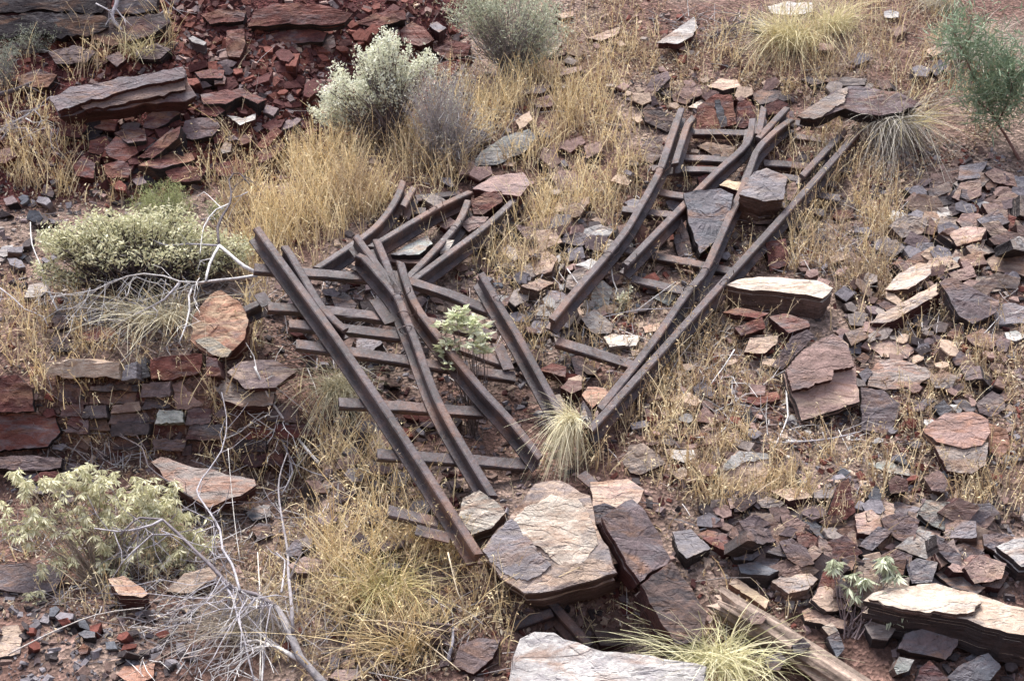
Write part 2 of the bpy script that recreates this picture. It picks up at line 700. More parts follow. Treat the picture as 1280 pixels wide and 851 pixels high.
def rock_mesh(name, poly, th, layered=1.0, taper=0.05, seed=0, detail=1.0, ragged=1.0):
    """poly: outline of the bedding face in local x, y (z = 0 is the face); th: depth of the stone."""
    rnd = random.Random(seed)
    poly = np.array(poly)
    area = 0.5 * np.sum(poly[:, 0] * np.roll(poly[:, 1], -1) - np.roll(poly[:, 0], -1) * poly[:, 1])
    if area < 0:
        poly = poly[::-1]
    size = max(np.ptp(poly[:, 0]), np.ptp(poly[:, 1]))
    seg = max(size / (16 * detail), 0.011)
    ring = []
    for i in range(len(poly)):
        a, b = poly[i], poly[(i + 1) % len(poly)]
        L = np.linalg.norm(b - a)
        k = max(1, int(L / seg))
        nv = np.array((b[1] - a[1], a[0] - b[0])) / max(L, 1e-6)
        for q in range(k):
            t = (q + (rnd.uniform(-0.25, 0.25) if q else 0)) / k
            p = a + (b - a) * t
            amp = size * 0.022 * ragged * math.sin(math.pi * min(1, max(0, t)))
            p = p + nv * (rnd.uniform(-1, 1) * amp * 0.5 + mnoise.noise((p[0] * 5 / size, p[1] * 5 / size, seed)) * amp * 1.3)
            ring.append(p)
    ring = np.array(ring)
    n = len(ring)
    c = ring.mean(0)
    so = seed * 1.37
    vs, fs = [], []
    # bedding face: rings towards the middle, with flaked steps
    step = min(th * 0.16, 0.016, size * 0.05)

    def flake(x, y):
        f = mnoise.noise((x * 3.2 / max(size, .15), y * 3.2 / max(size, .15), so)) + 0.35 * mnoise.noise((x * 14, y * 14, so + 3))
        z = -step if f > 0.16 else 0.0
        z += -step * 0.8 if f < -0.3 else 0.0
        return z * 0.3 + 0.0022 * mnoise.noise((x * 25, y * 25, so + 7)) + size * 0.013 * mnoise.noise((x * 2.2 / size, y * 2.2 / size, so + 9))

    scales = [0.985, 0.9, 0.76, 0.58, 0.38, 0.18] if size > 0.1 else [0.97, 0.6]
    zs0 = [flake(*p) for p in ring]
    rows = []
    for si, s in enumerate(scales):
        row = []
        for k, p in enumerate(ring):
            q = c + (p - c) * s
            row.append(len(vs))
            vs.append((q[0], q[1], flake(*q)))
        rows.append(row)
    cen = len(vs)
    vs.append((c[0], c[1], flake(*c)))
    # broken edges: a ring per bed, each set in or out
    nb = max(2, min(7, int(th / 0.028) + 1))
    outer = []
    cuts = sorted(rnd.uniform(0.08, 0.95) for _ in range(nb - 1)) + [1.0]
    prev = 0.0
    for bi, zc in enumerate(cuts):
        ins = rnd.uniform(-0.035, 0.045) * layered + taper * zc
        ph = rnd.uniform(0, 50)
        for zz in ((prev, zc) if bi else (0.0, zc)):
            row = []
            for k, p in enumerate(ring):
                w = ins + 0.05 * layered * (0.5 + mnoise.noise((p[0] * 7, p[1] * 7, ph))) * (0 if bi == 0 and zz == 0 else 1)
                q = p + (c - p) * (w if not (bi == 0 and zz == 0.0) else 0.0)
                z = -th * zz * (1 + 0.06 * mnoise.noise((p[0] * 4 / size, p[1] * 4 / size, ph)))
                if bi == 0 and zz == 0.0:
                    z = zs0[k] - min(0.006, th * 0.12)
                row.append(len(vs))
                vs.append((q[0], q[1], z))
            outer.append(row)
        prev = zc
    for a, b in zip(rows[:-1], rows[1:]):
        for k in range(n):
            fs.append((a[k], a[(k + 1) % n], b[(k + 1) % n], b[k]))
    for k in range(n):
        fs.append((rows[-1][k], rows[-1][(k + 1) % n], cen))
        fs.append((outer[0][k], outer[0][(k + 1) % n], rows[0][(k + 1) % n], rows[0][k]))
    for a, b in zip(outer[:-1], outer[1:]):
        for k in range(n):
            fs.append((a[k], b[k], b[(k + 1) % n], a[(k + 1) % n]))
    fs.append(tuple(reversed(outer[-1])))
    me = bpy.data.meshes.new(name)
    me.from_pydata(vs, [], fs)
    me.update()
    return me


NORM = {'S': (0, -0.53, 1), 'F': (0, -0.28, 1), 'C': (0, -1.3, 1), 'L': (-0.35, -0.6, 1), 'E': (0.35, -0.6, 1), 'U': (0, -2.6, 1), 'l': (-0.4, -1.3, 1), 'e': (0.4, -1.3, 1)}
_seed = [100]


def frame(n):
    n = Vector(n)
    x = Vector((1, 0, 0))
    x = (x - n * x.dot(n)).normalized()
    y = n.cross(x)
    return x, y, n


def set_cols(o, top, side, stain, rnd):
    f = 1 + rnd.uniform(-0.12, 0.12)
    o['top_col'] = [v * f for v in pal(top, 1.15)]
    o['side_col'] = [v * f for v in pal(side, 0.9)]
    o['stain_col'] = [v * f for v in pal(stain, 1.1)]


STAIN = {'G': 'N', 'B': 'G', 'D': 'P', 'P': 'N', 'R': 'K', 'K': 'R', 'N': 'M', 'T': 'M', 'C': 'T', 'O': 'R', 'W': 'T', 'V': 'Q', 'M': 'T', 'Q': 'T', 'Z': 'K', 'Y': 'O'}


def rock(label, pts, t, nk='S', top='G', side='D', stain=None, lift=None, name='stone', cat='rock', layers=(), mark=None, group=None, parent=None, layered=1.0, taper=0.05, rest=True, extra=0.0):
    _seed[0] += 1
    seed = _seed[0]
    rnd = random.Random(seed)
    pts = P(pts) if isinstance(pts, str) else pts
    POLYS.append(pts)
    n = unit(NORM[nk] if isinstance(nk, str) else (*nk, 1.0))
    cpx = np.mean(pts, 0)
    vw = -ray(cpx[0], cpx[1])
    while np.dot(n, vw) < 0.3:
        n = unit(n + vw * 0.1)
    if lift is None:
        L = 0.0
        while True:
            p0 = at(cpx[0], cpx[1], L)
            w = on_plane(pts, p0, n)
            cl = w[:, 2] - h(w[:, 0], w[:, 1])
            if cl.min() > 0.012 or L > 0.5:
                break
            L += 0.012
    else:
        p0 = at(cpx[0], cpx[1], lift)
        w = on_plane(pts, p0, n)
        cl = w[:, 2] - h(w[:, 0], w[:, 1])
    if extra:
        L += extra
        p0 = at(cpx[0], cpx[1], L)
        w = on_plane(pts, p0, n)
        cl = w[:, 2] - h(w[:, 0], w[:, 1])
    elif lift is None and ((cpx[1] < 228 and cpx[0] < 350) or (cpx[1] > 600 and cpx[0] > 830 and t < 25)):
        L += 0.06 if cpx[1] < 228 else random.uniform(0.02, 0.07)
        t = t * 1.5
        p0 = at(cpx[0], cpx[1], L)
        w = on_plane(pts, p0, n)
        cl = w[:, 2] - h(w[:, 0], w[:, 1])
    dist = np.linalg.norm(p0 - CAM)
    v = -ray(cpx[0], cpx[1])
    vis = math.sqrt(max(0.05, 1 - float(np.dot(n, v)) ** 2))
    th = t * dist / FPX / vis
    if rest and lift is None:
        th = max(th, min(float(cl.max()) * 0.9 + 0.02, th * 1.7 + 0.03))
    x, y, nz = frame(n)
    loc = [(float(np.dot(q - p0, x)), float(np.dot(q - p0, y))) for q in w]
    o = link(name, rock_mesh(name, loc, th, layered, taper, seed), [M_ROCK])
    M4 = Matrix(((x[0], y[0], nz[0], p0[0]), (x[1], y[1], nz[1], p0[1]), (x[2], y[2], nz[2], p0[2]), (0, 0, 0, 1)))
    if parent is not None:
        o.parent = parent
        M4 = Matrix.Translation(parent.location).inverted() @ M4
    o.matrix_local = M4
    set_cols(o, top, side, stain or STAIN[top], rnd)
    if parent is None:
        tag(o, label, cat, group, 'thing')
    if mark:
        MARKS.append((mark, cpx[0], cpx[1]))
    for (lp, up_, ltop, lside, lst) in layers:
        _seed[0] += 1
        lp = P(lp)
        wl_ = on_plane(lp, p0 + n * up_, n)
        ll = [(float(np.dot(q - p0, x)), float(np.dot(q - p0, y))) for q in wl_]
        lo = link('rock_layer', rock_mesh('rock_layer', ll, up_ + 0.012, 0.5, 0.02, _seed[0], 1.6, 1.7), [M_ROCK], o)
        lo.matrix_local = Matrix.Translation((0, 0, up_))
        set_cols(lo, ltop, lside, lst, rnd)
    return o


# --- boulders in front
rock('big tan and grey layered boulder pinning the lower rail ends', '601,688 622,660 645,634 668,603 700,599 738,618 745,655 772,716 735,728 700,737 655,742 625,722', 54, (-0.12, -0.95), 'T', 'N', 'G', 0.27, 'boulder', mark='the big tan layered boulder',
     layers=[('640,652 660,632 690,617 722,622 740,650 748,680 730,702 700,706 676,684 655,672', 0.006, 'C', 'N', 'T'), ('603,688 622,662 640,648 660,672 690,706 660,726 628,716', 0.008, 'G', 'D', 'Q')])
rock('pale grey slab whose front is cut off by the picture edge', '634,862 640,820 650,797 667,788 692,789 722,801 772,813 832,822 884,832 880,880 640,890', 60, (0, -0.75), 'W', 'D', 'G', None, 'rock_slab', mark='the pale grey bottom slab')
rock('orange brown slab butting the pale slab at the bottom edge', '886,832 902,836 922,852 925,885 882,885', 40, (0, -0.75), 'O', 'K', 'M', None, 'rock_slab')
rock('upright dark banded block leaning beside the dark hollow', '752,646 770,634 791,622 803,632 826,668 839,698 820,712 800,728 776,690', 22, (0.35, -0.95), 'P', 'K', 'D', 0.26, 'rock_slab', mark='the upright dark block')
rock('lower dark grey brown slab continuing the upright dark block', '801,730 822,714 840,700 862,730 885,768 876,800 845,806 824,772', 24, (0.35, -0.95), 'D', 'K', 'N', 0.2, 'rock_slab')
rock('pale cream stone wedged against the lower rail end', '573,645 578,622 599,612 620,626 632,640 614,660 590,668', 14, (-0.2, -1.1), 'C', 'N', 'V', 0.16, mark='the pale cream stone')
rock('small dark edged tan stone resting on the big boulder', '727,693 742,677 768,690 773,704 755,706', 14, (0.1, -0.7), 'T', 'D', 'O', 0.3)
rock('rough tan slab tucked behind the big layered boulder', '737,602 785,597 806,612 800,626 776,648 742,640', 10, 'S', 'T', 'N', 'M', 0.12)
rock('dark cube of stone between boulder and upright block', '735,634 756,628 770,634 754,654 741,655', 12, 'C', 'D', 'D', 'G', 0.2)
rock('purple grey stone under straw left of the bottom slab', '565,832 574,806 598,796 626,798 616,822 592,842', 14, (-0.1, -0.9), 'P', 'K', 'N', mark='the purple grey stone')
rock('brown stone lying deep in the hollow below the boulder', '742,788 770,780 795,788 790,806 750,806', 14, 'S', 'N', 'K', 'D', 0.02)

# --- lower right scree
rock('long pale topped slab with dark layered side running out of frame', '1078,750 1090,740 1125,733 1170,728 1228,743 1262,756 1310,768 1310,800 1232,782 1190,770 1120,760', 37, (0, -0.36), 'T', 'D', 'C', 0.22, 'rock_slab', mark='the long pale topped slab',
     layers=[('1085,748 1125,735 1170,729 1222,742 1227,754 1196,768 1150,763 1110,756', 0.014, 'C', 'N', 'T')])
rock('blue grey angular stone below the long pale slab', '1122,810 1131,791 1170,780 1197,788 1198,806 1183,824 1150,817', 12, (0.1, -1.1), 'P', 'D', 'B')
rock('dark slate lying at the bottom edge under the long slab', '1183,846 1205,828 1236,815 1252,832 1238,850 1200,862', 12, 'C', 'B', 'D', 'G')
rock('pale greenish triangular stone near the leafy seedling', '1117,834 1124,820 1143,824 1136,838 1121,843', 5, 'C', 'V', 'N', 'W')
rock('dark maroon pointed stone at the bottom edge', '1142,856 1150,834 1162,824 1186,848 1180,862', 10, 'C', 'K', 'Z', 'P')
rock('grey slab beside the top of the upright dark block', '840,664 864,661 889,685 872,692 858,698 848,688', 8, 'S', 'G', 'D', 'Q')
rock('dark capped red brown stone above the rotten log', '871,668 884,661 914,668 928,681 906,688 890,680', 8, 'S', 'R', 'K', 'P')
rock('flat grey stone lying over the dark slate bar', '909,682 944,680 955,690 940,700 918,699', 13, 'S', 'G', 'D', 'N')
rock('bar shaped dark slate above the orange splinter', '922,705 944,701 974,713 962,719 926,716', 11, 'F', 'B', 'D', 'D')
rock('orange tan splinter of stone pointing down at the log', '911,729 919,721 962,750 957,761 946,752', 9, 'S', 'Y', 'O', 'T', name='stone')
rock('tan tilted brick of stone in the lower scree', '986,704 1018,680 1029,689 1006,712', 10, (-0.5, -1.0), 'N', 'K', 'T')
rock('rounded rust brown cobble at the head of the lower scree', '962,664 975,654 988,660 986,678 970,684', 8, 'C', 'N', 'R', 'T', taper=0.15)
rock('dark grey wedge pointing right over the brown block', '1000,650 1011,645 1042,668 1034,673 1022,670', 8, 'S', 'B', 'D', 'D')
rock('brown triangular block with dark cap in the scree', '994,664 1003,660 1028,675 1027,684 1000,684', 10, 'C', 'N', 'K', 'R')
rock('grey topped brown block beside the tilted brick', '964,726 984,715 1014,716 1023,723 1010,736 986,741', 18, 'S', 'Q', 'N', 'T', mark='the grey topped brown block')
rock('large red brown block left of the leafy seedling', '1018,744 1029,713 1047,712 1066,748 1040,740', 20, 'C', 'R', 'Z', 'N', mark='the large red brown block')
rock('mottled brown stone above the leafy seedling', '1034,676 1058,668 1079,690 1058,706 1036,698', 10, 'C', 'R', 'K', 'P')
rock('tan brown flake with ragged lower edge mid scree', '1068,642 1090,636 1106,654 1094,668 1072,666', 7, 'S', 'M', 'K', 'T')
rock('mottled purple block with dark left edge', '1101,648 1124,638 1150,650 1141,681 1122,674 1106,662', 12, 'C', 'P', 'D', 'N')
rock('smooth green blue slate lozenge leaning in the scree', '1148,642 1157,624 1188,627 1191,641 1182,664 1164,656', 9, (0.1, -1.1), 'V', 'D', 'B', mark='the green blue slate')
rock('white flake perched below the green blue slate', '1138,670 1145,661 1165,664 1160,675 1143,676', 6, 'S', 'W', 'D', 'V')
rock('grey white streaked stone above the long slab', '1132,706 1146,697 1173,702 1165,727 1140,729', 12, 'C', 'G', 'D', 'W')
rock('flat brown stone near the right edge above the slabs', '1204,682 1228,672 1241,678 1226,690', 8, 'S', 'N', 'K', 'M')
rock('pale grey block jutting in from the right edge', '1245,682 1268,672 1305,666 1305,704 1276,708', 26, (0, -0.6), 'W', 'D', 'G', 0.14, 'boulder', mark='the pale grey block at the edge')
rock('thin dark slate strip above the long pale slab', '1168,716 1186,711 1232,734 1222,742 1190,734', 6, 'S', 'D', 'Z', 'B')
rock('red brown flat cobble by the pale grey edge block', '1204,700 1212,693 1236,692 1241,700 1212,706', 8, 'S', 'R', 'K', 'M')
rock('plank shaped brown stone lying under the red block', '1002,763 1010,759 1060,776 1056,786 1006,775', 7, 'S', 'N', 'D', 'T')
rock('small tan green chip below the plank shaped stone', '1027,783 1040,777 1048,788 1036,794', 4, 'C', 'T', 'N', 'V')
rock('dark blue slate chip beside the seedling stem', '1034,796 1048,788 1056,810 1046,822', 6, 'C', 'B', 'D', 'D')
rock('pale green slate flake above the dark brown cube', '1087,582 1105,574 1137,586 1138,594 1113,591', 7, 'S', 'V', 'N', 'T')
rock('dark brown cube under the pale green flake', '1110,602 1120,593 1135,600 1136,614 1113,617', 8, 'C', 'N', 'Z', 'K')
rock('purple tan tilted flake left of the round pink rock', '1154,596 1174,587 1186,600 1181,615 1165,613', 6, 'C', 'M', 'N', 'P')
rock('dark red fang of stone standing on end', '1034,642 1049,602 1061,596 1070,640 1056,650', 8, 'C', 'K', 'Z', 'R')
rock('tan capped red block in a row with a grey one', '961,612 1004,609 1016,620 986,626', 18, 'F', 'T', 'K', 'M', mark='the tan capped red block')
rock('grey block at the end of the short row', '1016,612 1043,611 1040,622 1018,622', 15, 'F', 'Q', 'D', 'G')
rock('navy tinted stone chip under the red fang', '1085,620 1094,606 1104,612 1100,628 1088,630', 6, 'C', 'B', 'Z', 'D')
rock('grey splinter stones bundled below the white flake', '1150,690 1165,680 1180,690 1172,700', 8, 'S', 'B', 'D', 'V')
rock('tan flat stone left of the white flake', '1122,682 1142,679 1150,686 1132,692', 6, 'S', 'T', 'N', 'O')
rock('purple slab leaning under the pale grey edge block', '1222,718 1248,704 1262,716 1250,735 1228,732', 8, 'S', 'P', 'K', 'N')
rock('thick tan slab end below the lower scree', '1080,780 1102,770 1122,782 1110,800 1090,798', 6, 'S', 'Q', 'D', 'N')

# --- right: slab pile and stepped rock
rock('big pale topped block with dark brown front beside the rail', '905,356 930,347 975,345 1022,350 1042,360 1029,372 990,366 940,362', 32, (0, -0.34), 'C', 'N', 'T', 0.16, 'boulder', mark='the big pale topped block')
rock('thin red slab right under the big pale topped block', '903,390 920,384 962,391 946,398', 7, 'S', 'R', 'K', 'N', 0.12)
rock('brick red oblong stone in the pile under the block', '918,409 953,396 957,410 926,420', 7, 'C', 'R', 'K', 'N', 0.1)
rock('tan flat topped stone low in the pile', '930,440 937,422 974,418 972,428 956,441', 13, 'S', 'T', 'K', 'M', 0.07)
rock('red brown wedge at the right of the pile', '961,396 980,391 1010,400 1013,408 986,416', 12, 'S', 'N', 'K', 'R', 0.1)
rock('grey brown leaning slab between the pile and stepped rock', '964,458 990,420 1010,411 1019,419 978,462', 6, 'e', 'P', 'D', 'N', 0.08)
rock('large stepped flat brown rock with a chipped lower ledge', '981,462 1005,435 1042,416 1061,430 1071,458 1075,502 1040,514 1002,526 989,494', 22, (0.05, -1.05), 'M', 'D', 'T', 0.18, 'boulder', mark='the stepped flat brown rock',
     layers=[('982,461 1005,436 1042,417 1060,431 1069,457 1042,462 1040,475 990,489', 0.03, 'M', 'K', 'N')])
rock('grey and orange rock with dark overhang beside the stepped rock', '1084,482 1088,462 1100,448 1130,450 1158,458 1168,468 1145,483 1106,487', 17, (0, -0.75), 'Q', 'Z', 'O', mark='the grey and orange rock')
rock('flat purple grey stone below the grey and orange rock', '1076,483 1105,487 1126,505 1119,530 1106,543 1077,536', 7, 'C', 'P', 'D', 'G')
rock('tan brown slab behind the grey and orange rock', '1078,428 1100,419 1130,427 1146,437 1134,448 1104,446', 6, 'S', 'M', 'K', 'T')
rock('small angular grey stone in the gap by the stepped rock', '1073,466 1085,458 1091,465 1081,479', 6, 'C', 'G', 'D', 'P')
rock('small brown stone squeezed behind the stepped rock corner', '1070,448 1079,440 1088,446 1080,456', 6, 'C', 'N', 'D', 'M')
rock('large rounded pink orange rock on the bare soil', '1152,536 1180,516 1215,514 1236,524 1239,540 1228,556 1204,560 1170,552', 9, (0, -0.85), 'M', 'N', 'O', 0.13, 'boulder', mark='the rounded pink orange rock')
rock('grey tan under slab of the rounded pink rock', '1168,556 1205,558 1236,552 1233,580 1215,592 1184,588', 17, (0, -0.85), 'Q', 'K', 'T', 0.09)
rock('orange slab leaning on the right of the rounded pink rock', '1236,528 1258,536 1265,560 1248,574 1236,562', 8, 'C', 'O', 'N', 'M')
rock('grey purple block above the rounded pink rock', '1220,504 1240,488 1255,495 1257,511 1240,521 1224,516', 8, 'C', 'P', 'D', 'Q')
rock('black angular stone above the rounded pink rock', '1166,509 1180,499 1191,512 1176,521', 6, 'C', 'D', 'Z', 'B')
rock('thin dark curved slab on leaf litter', '1190,500 1206,499 1226,512 1208,515', 5, 'S', 'D', 'Z', 'G')
rock('pale grey tan slab on top of the tilted pair', '1106,362 1124,341 1150,328 1166,331 1164,343 1135,361', 8, (-0.2, -0.5), 'T', 'N', 'W', 0.14, 'rock_slab')
rock('thick tilted slab with brown banded side in the right pile', '1087,404 1096,394 1140,372 1172,352 1176,366 1142,386 1112,403', 24, (-0.2, -0.42), 'T', 'K', 'G', 0.1, 'rock_slab', mark='the thick tilted slab')
rock('dark grey angular rock leaning right of the tilted slabs', '1174,352 1189,345 1225,364 1250,376 1246,390 1216,405 1200,396', 12, (0.15, -1.1), 'P', 'D', 'G', 0.13, mark='the dark grey angular rock')
rock('grey slab with blue front at the right edge', '1240,386 1261,377 1300,386 1300,402 1246,406', 14, 'S', 'G', 'B', 'P')
rock('speckled brown flat slab at the right edge', '1232,326 1242,318 1272,315 1300,309 1300,345 1264,343 1240,337', 10, 'S', 'N', 'D', 'T', mark='the speckled brown slab')
rock('pale grey flake in the upper right rubble', '1120,308 1130,302 1153,306 1145,314 1125,316', 7, 'S', 'W', 'D', 'Q')
rock('small cream flake above the pale grey one', '1127,296 1141,285 1152,290 1132,299', 5, 'S', 'C', 'N', 'T')
rock('brown flake left of the tilted slabs', '1115,330 1130,317 1142,323 1128,334', 5, 'S', 'N', 'D', 'R')
rock('rounded red brown block in the upper right rubble', '1242,277 1254,265 1271,271 1266,290 1254,299', 9, 'C', 'R', 'D', 'N')
rock('tan brown flake beside the rounded red block', '1221,280 1230,265 1246,268 1236,283', 6, 'C', 'N', 'D', 'T')
rock('grey topped thick block under the sapling', '1246,226 1260,219 1300,222 1300,236 1252,232', 14, 'S', 'G', 'Z', 'W', mark='the grey topped block under the sapling')
rock('grey flat stone in the rubble below the sapling', '1193,222 1205,213 1219,213 1217,224 1202,229', 8, 'S', 'G', 'D', 'N')
rock('hollow topped dark brown stone at the rubble edge', '1140,236 1150,227 1166,229 1168,238 1154,244', 9, 'S', 'N', 'Z', 'P')
rock('brick red chip standing in the rubble', '1210,264 1216,250 1224,254 1224,270 1213,270', 5, 'C', 'R', 'K', 'O')
rock('dark block with pale edge in the rubble', '1184,260 1192,254 1202,256 1200,266 1188,272', 7, 'C', 'D', 'Z', 'P')
rock('pink brown small block near the sapling rubble', '1231,232 1240,223 1248,228 1244,237 1234,238', 5, 'C', 'M', 'K', 'N')
rock('blue slate chip below the rounded red block', '1235,308 1243,299 1254,305 1246,314', 5, 'S', 'B', 'D', 'V')
rock('grey flat chip beside the blue slate chip', '1174,304 1188,297 1196,303 1184,314', 5, 'S', 'G', 'D', 'W')
rock('long thin dark slab in the upper right rubble', '1190,282 1220,290 1232,296 1206,292', 5, 'S', 'D', 'Z', 'P')
rock('tan splinter standing beside the blue slate chip', '1240,290 1246,293 1256,308 1250,309', 3, 'C', 'T', 'N', 'O')
rock('white chip in the dirt below the right slabs', '1256,415 1270,413 1284,420 1270,426 1258,423', 4, 'S', 'W', 'G', 'V')
rock('brown triangular stone below the dark angular rock', '1183,418 1200,402 1205,416 1192,424', 8, 'C', 'N', 'K', 'O')
rock('brown flat stone lying below the right edge slab', '1206,420 1228,410 1250,424 1240,436 1218,432', 8, 'S', 'N', 'K', 'P')
rock('reddish cobble right of the brown flat stone', '1244,428 1252,418 1264,426 1258,440 1248,440', 6, 'C', 'R', 'K', 'M')
rock('dark grey stone in the litter above the pink rock', '1190,448 1200,438 1212,446 1208,460 1194,456', 6, 'C', 'P', 'D', 'G')

# --- middle slope slabs
rock('tan slab with white weathered corner on the lower slope', '893,606 905,576 924,562 960,566 965,576 957,600 955,613 900,613', 7, 'C', 'T', 'N', 'M', 0.05, 'rock_slab', mark='the tan slab with a white corner',
     layers=[('904,580 924,563 958,566 962,573 930,577 918,586 903,588', 0.006, 'W', 'N', 'V')])
rock('grey tan slab right of the drooping tussock', '778,577 786,556 804,553 826,570 833,579 800,593 788,591', 7, 'C', 'Q', 'K', 'T', mark='the grey tan slab')
rock('white topped flake beside the grey tan slab', '838,571 842,562 868,562 869,571 855,578', 5, 'S', 'C', 'D', 'W')
rock('small tan stone below the white topped flake', '839,590 855,582 861,592 850,601', 4, 'C', 'T', 'N', 'V')
rock('tan triangular stone on leaf litter by the tracks', '867,526 880,506 894,520 892,529', 6, 'C', 'M', 'N', 'O')
rock('red brown bar in the leaf litter above the tan slab', '924,501 948,492 972,489 976,498 946,506', 9, 'S', 'R', 'K', 'N')
rock('dark charcoal stone under the red brown bar', '926,520 938,510 946,526 934,534', 7, 'C', 'Z', 'Z', 'B')
rock('tan orange stone between the meeting rails', '727,493 735,482 755,484 762,492 740,510', 8, 'S', 'O', 'K', 'T', 0.1)
rock('rust red cap stone beside the front rail', '672,462 690,453 708,458 707,471 688,466', 9, 'S', 'R', 'K', 'N', 0.12)
rock('chocolate brown block between the two track pieces', '700,484 711,474 727,476 728,486 714,492', 11, 'S', 'N', 'K', 'K', 0.08)
rock('grey red upright flake between the track pieces', '713,446 729,444 735,471 720,470', 4, 'C', 'M', 'D', 'G')
rock('dark stone with a white dropping at the tussock crown', '719,530 729,500 739,515 741,530 728,538', 8, 'C', 'D', 'Z', 'P', 0.16,
     layers=[('726,520 730,506 734,516 735,526 730,522 727,528', 0.004, 'W', 'W', 'W')])
rock('cream splinter beside the chocolate brown block', '690,494 700,492 710,512 702,512', 4, 'C', 'C', 'N', 'T')
rock('mottled pale slab under the left rail end', '739,372 742,354 754,350 766,360 760,386 741,390', 5, 'C', 'V', 'N', 'W')
rock('pale green stone between two steel sleepers', '816,372 830,362 849,366 836,382', 5, 'C', 'V', 'N', 'Q')
rock('white quartz like lump above the lowest sleeper', '754,421 764,417 800,419 796,431 762,433', 6, 'S', 'C', 'Q', 'W')
rock('tan block lying between the converging rails', '803,408 824,403 827,412 806,416', 11, 'S', 'T', 'D', 'O')

# --- stones lying on the right hand track
rock('blue grey shield shaped slab lying across the right track', '854,242 870,237 901,235 917,243 912,266 896,300 875,318 869,302 860,275', 12, (0.05, -1.1), 'G', 'D', 'B', 0.2, 'rock_slab', mark='the shield shaped slab')
rock('grey squared block sitting on the right track', '924,243 942,215 958,209 984,221 980,249 954,252', 36, (0.05, -0.8), 'G', 'N', 'Q', 0.26, 'boulder', mark='the squared grey block')
rock('small tan wedge between the slab and the squared block', '899,231 909,224 933,229 924,239', 9, 'S', 'Y', 'K', 'T', 0.18)
rock('brown stone behind the squared grey block', '984,232 993,226 998,236 990,252 984,250', 8, 'C', 'N', 'D', 'M', 0.14)
rock('rust red stone with a blue black stripe at the rail head', '870,162 872,132 895,117 915,118 921,155 900,161', 9, (0, -1.6), 'R', 'K', 'O', 0.12, mark='the striped red stone',
     layers=[('893,126 899,123 905,140 910,158 902,160 896,146', 0.003, 'D', 'D', 'B')])
rock('rounded maroon stone right of the striped red stone', '920,158 922,128 935,122 945,135 944,150 931,161', 8, (0, -1.6), 'R', 'K', 'P', 0.1)
rock('dark timber like slab at the top left rail end', '803,136 810,130 826,138 845,146 846,158 834,165 806,152', 6, 'C', 'D', 'Z', 'N')
rock('pale wedge behind the top left rail end', '860,134 884,120 892,123 872,136', 4, 'S', 'C', 'N', 'T')
rock('tan streaked slab between the upper sleepers', '871,182 884,177 920,183 915,196 894,196', 4, 'C', 'T', 'K', 'Q')
rock('small red brown stone on the upper sleeper', '870,204 880,197 892,202 891,212 873,213', 6, 'C', 'R', 'K', 'N')
rock('large dark overhanging slab roofing the right rail ends', '996,146 1030,122 1061,107 1086,109 1124,115 1154,131 1126,141 1077,143 1050,134 1018,150', 11, (0, -0.9), 'P', 'Z', 'K', 0.26, 'rock_slab', mark='the overhanging slab',
     layers=[('997,145 1030,122 1060,108 1056,128 1036,140 1017,149', 0.012, 'Q', 'D', 'T')])
rock('flat black slab above the overhanging slab', '1030,101 1041,96 1084,98 1082,106 1046,107', 6, 'S', 'D', 'Z', 'Q')
rock('thin dark flake left of the flat black slab', '1001,99 1010,95 1031,103 1016,107', 5, 'S', 'D', 'Z', 'P')
rock('dark brown slab jammed over the middle rails', '936,119 958,109 978,114 975,126 950,131', 8, 'S', 'D', 'Z', 'N')
rock('purple red slab standing beside the right rail', '957,303 982,297 987,330 962,340', 5, 'C', 'K', 'Z', 'R')
rock('rust brown cube between the left pair of rails', '790,287 800,280 812,285 811,303 795,309', 6, 'C', 'R', 'D', 'N')
rock('brown grey slab outside the upper left rail', '797,200 799,184 812,172 828,170 829,195 814,205', 6, 'C', 'N', 'D', 'Q')
rock('purple grey slab leaning uphill of the left rails', '804,118 815,96 834,88 839,97 828,108 811,125', 7, 'C', 'P', 'D', 'M')
rock('dark pyramid stone behind a sleeper on the right track', '990,205 1002,189 1012,196 1016,206', 4, 'C', 'D', 'Z', 'P')
rock('rust brown bar right of the track in dry weeds', '1040,270 1046,262 1066,262 1068,272 1046,276', 6, 'C', 'N', 'K', 'R')

for lab, pts, t, nk, top, side, lf in [
        ('brown block behind the striped red stone', '846,118 858,104 874,106 878,118 860,126', 9, 'C', 'N', 'D', 0.08), ('flat tan flake on top of the rubble behind the rail heads', '884,108 900,98 922,100 926,108 904,113', 6, 'S', 'T', 'D', 0.08),
        ('dark red wedge between the rail heads and the overhanging slab', '956,132 972,124 986,130 978,142 960,144', 7, 'C', 'K', 'Z', 0.12),
        ('small tan block against the upper left rail', '838,168 850,160 860,164 856,176 842,178', 7, 'C', 'M', 'D', 0.08), ('rust block in the bay below the tan streaked slab', '872,222 890,214 900,222 890,234 874,233', 9, 'C', 'R', 'Z', 0.06),
        ('grey stone in the bay below the rust block', '832,252 848,244 860,250 850,262 836,262', 8, 'C', 'G', 'D', 0.05), ('dark brown block under the shield shaped slab', '842,300 852,272 862,300 866,318 848,322', 8, 'C', 'D', 'Z', 0.06),
        ('brown slab between the inner rails below the shield slab', '880,352 902,342 914,350 900,364 884,362', 8, 'S', 'N', 'D', 0.04), ('tan stone lying in the open bay by the right rail', '990,240 1004,232 1016,238 1008,250 994,250', 7, 'C', 'M', 'D', 0.06),
        ('grey slab under the right rail below the squared block', '936,268 956,260 974,266 962,280 942,280', 8, 'C', 'N', 'Z', 0.05), ('dark stone outside the right rail near its middle', '1010,300 1026,292 1038,300 1026,310 1012,308', 6, 'C', 'D', 'Z', None)]:
    rock(lab, pts, t, nk, top, side, None, lf)

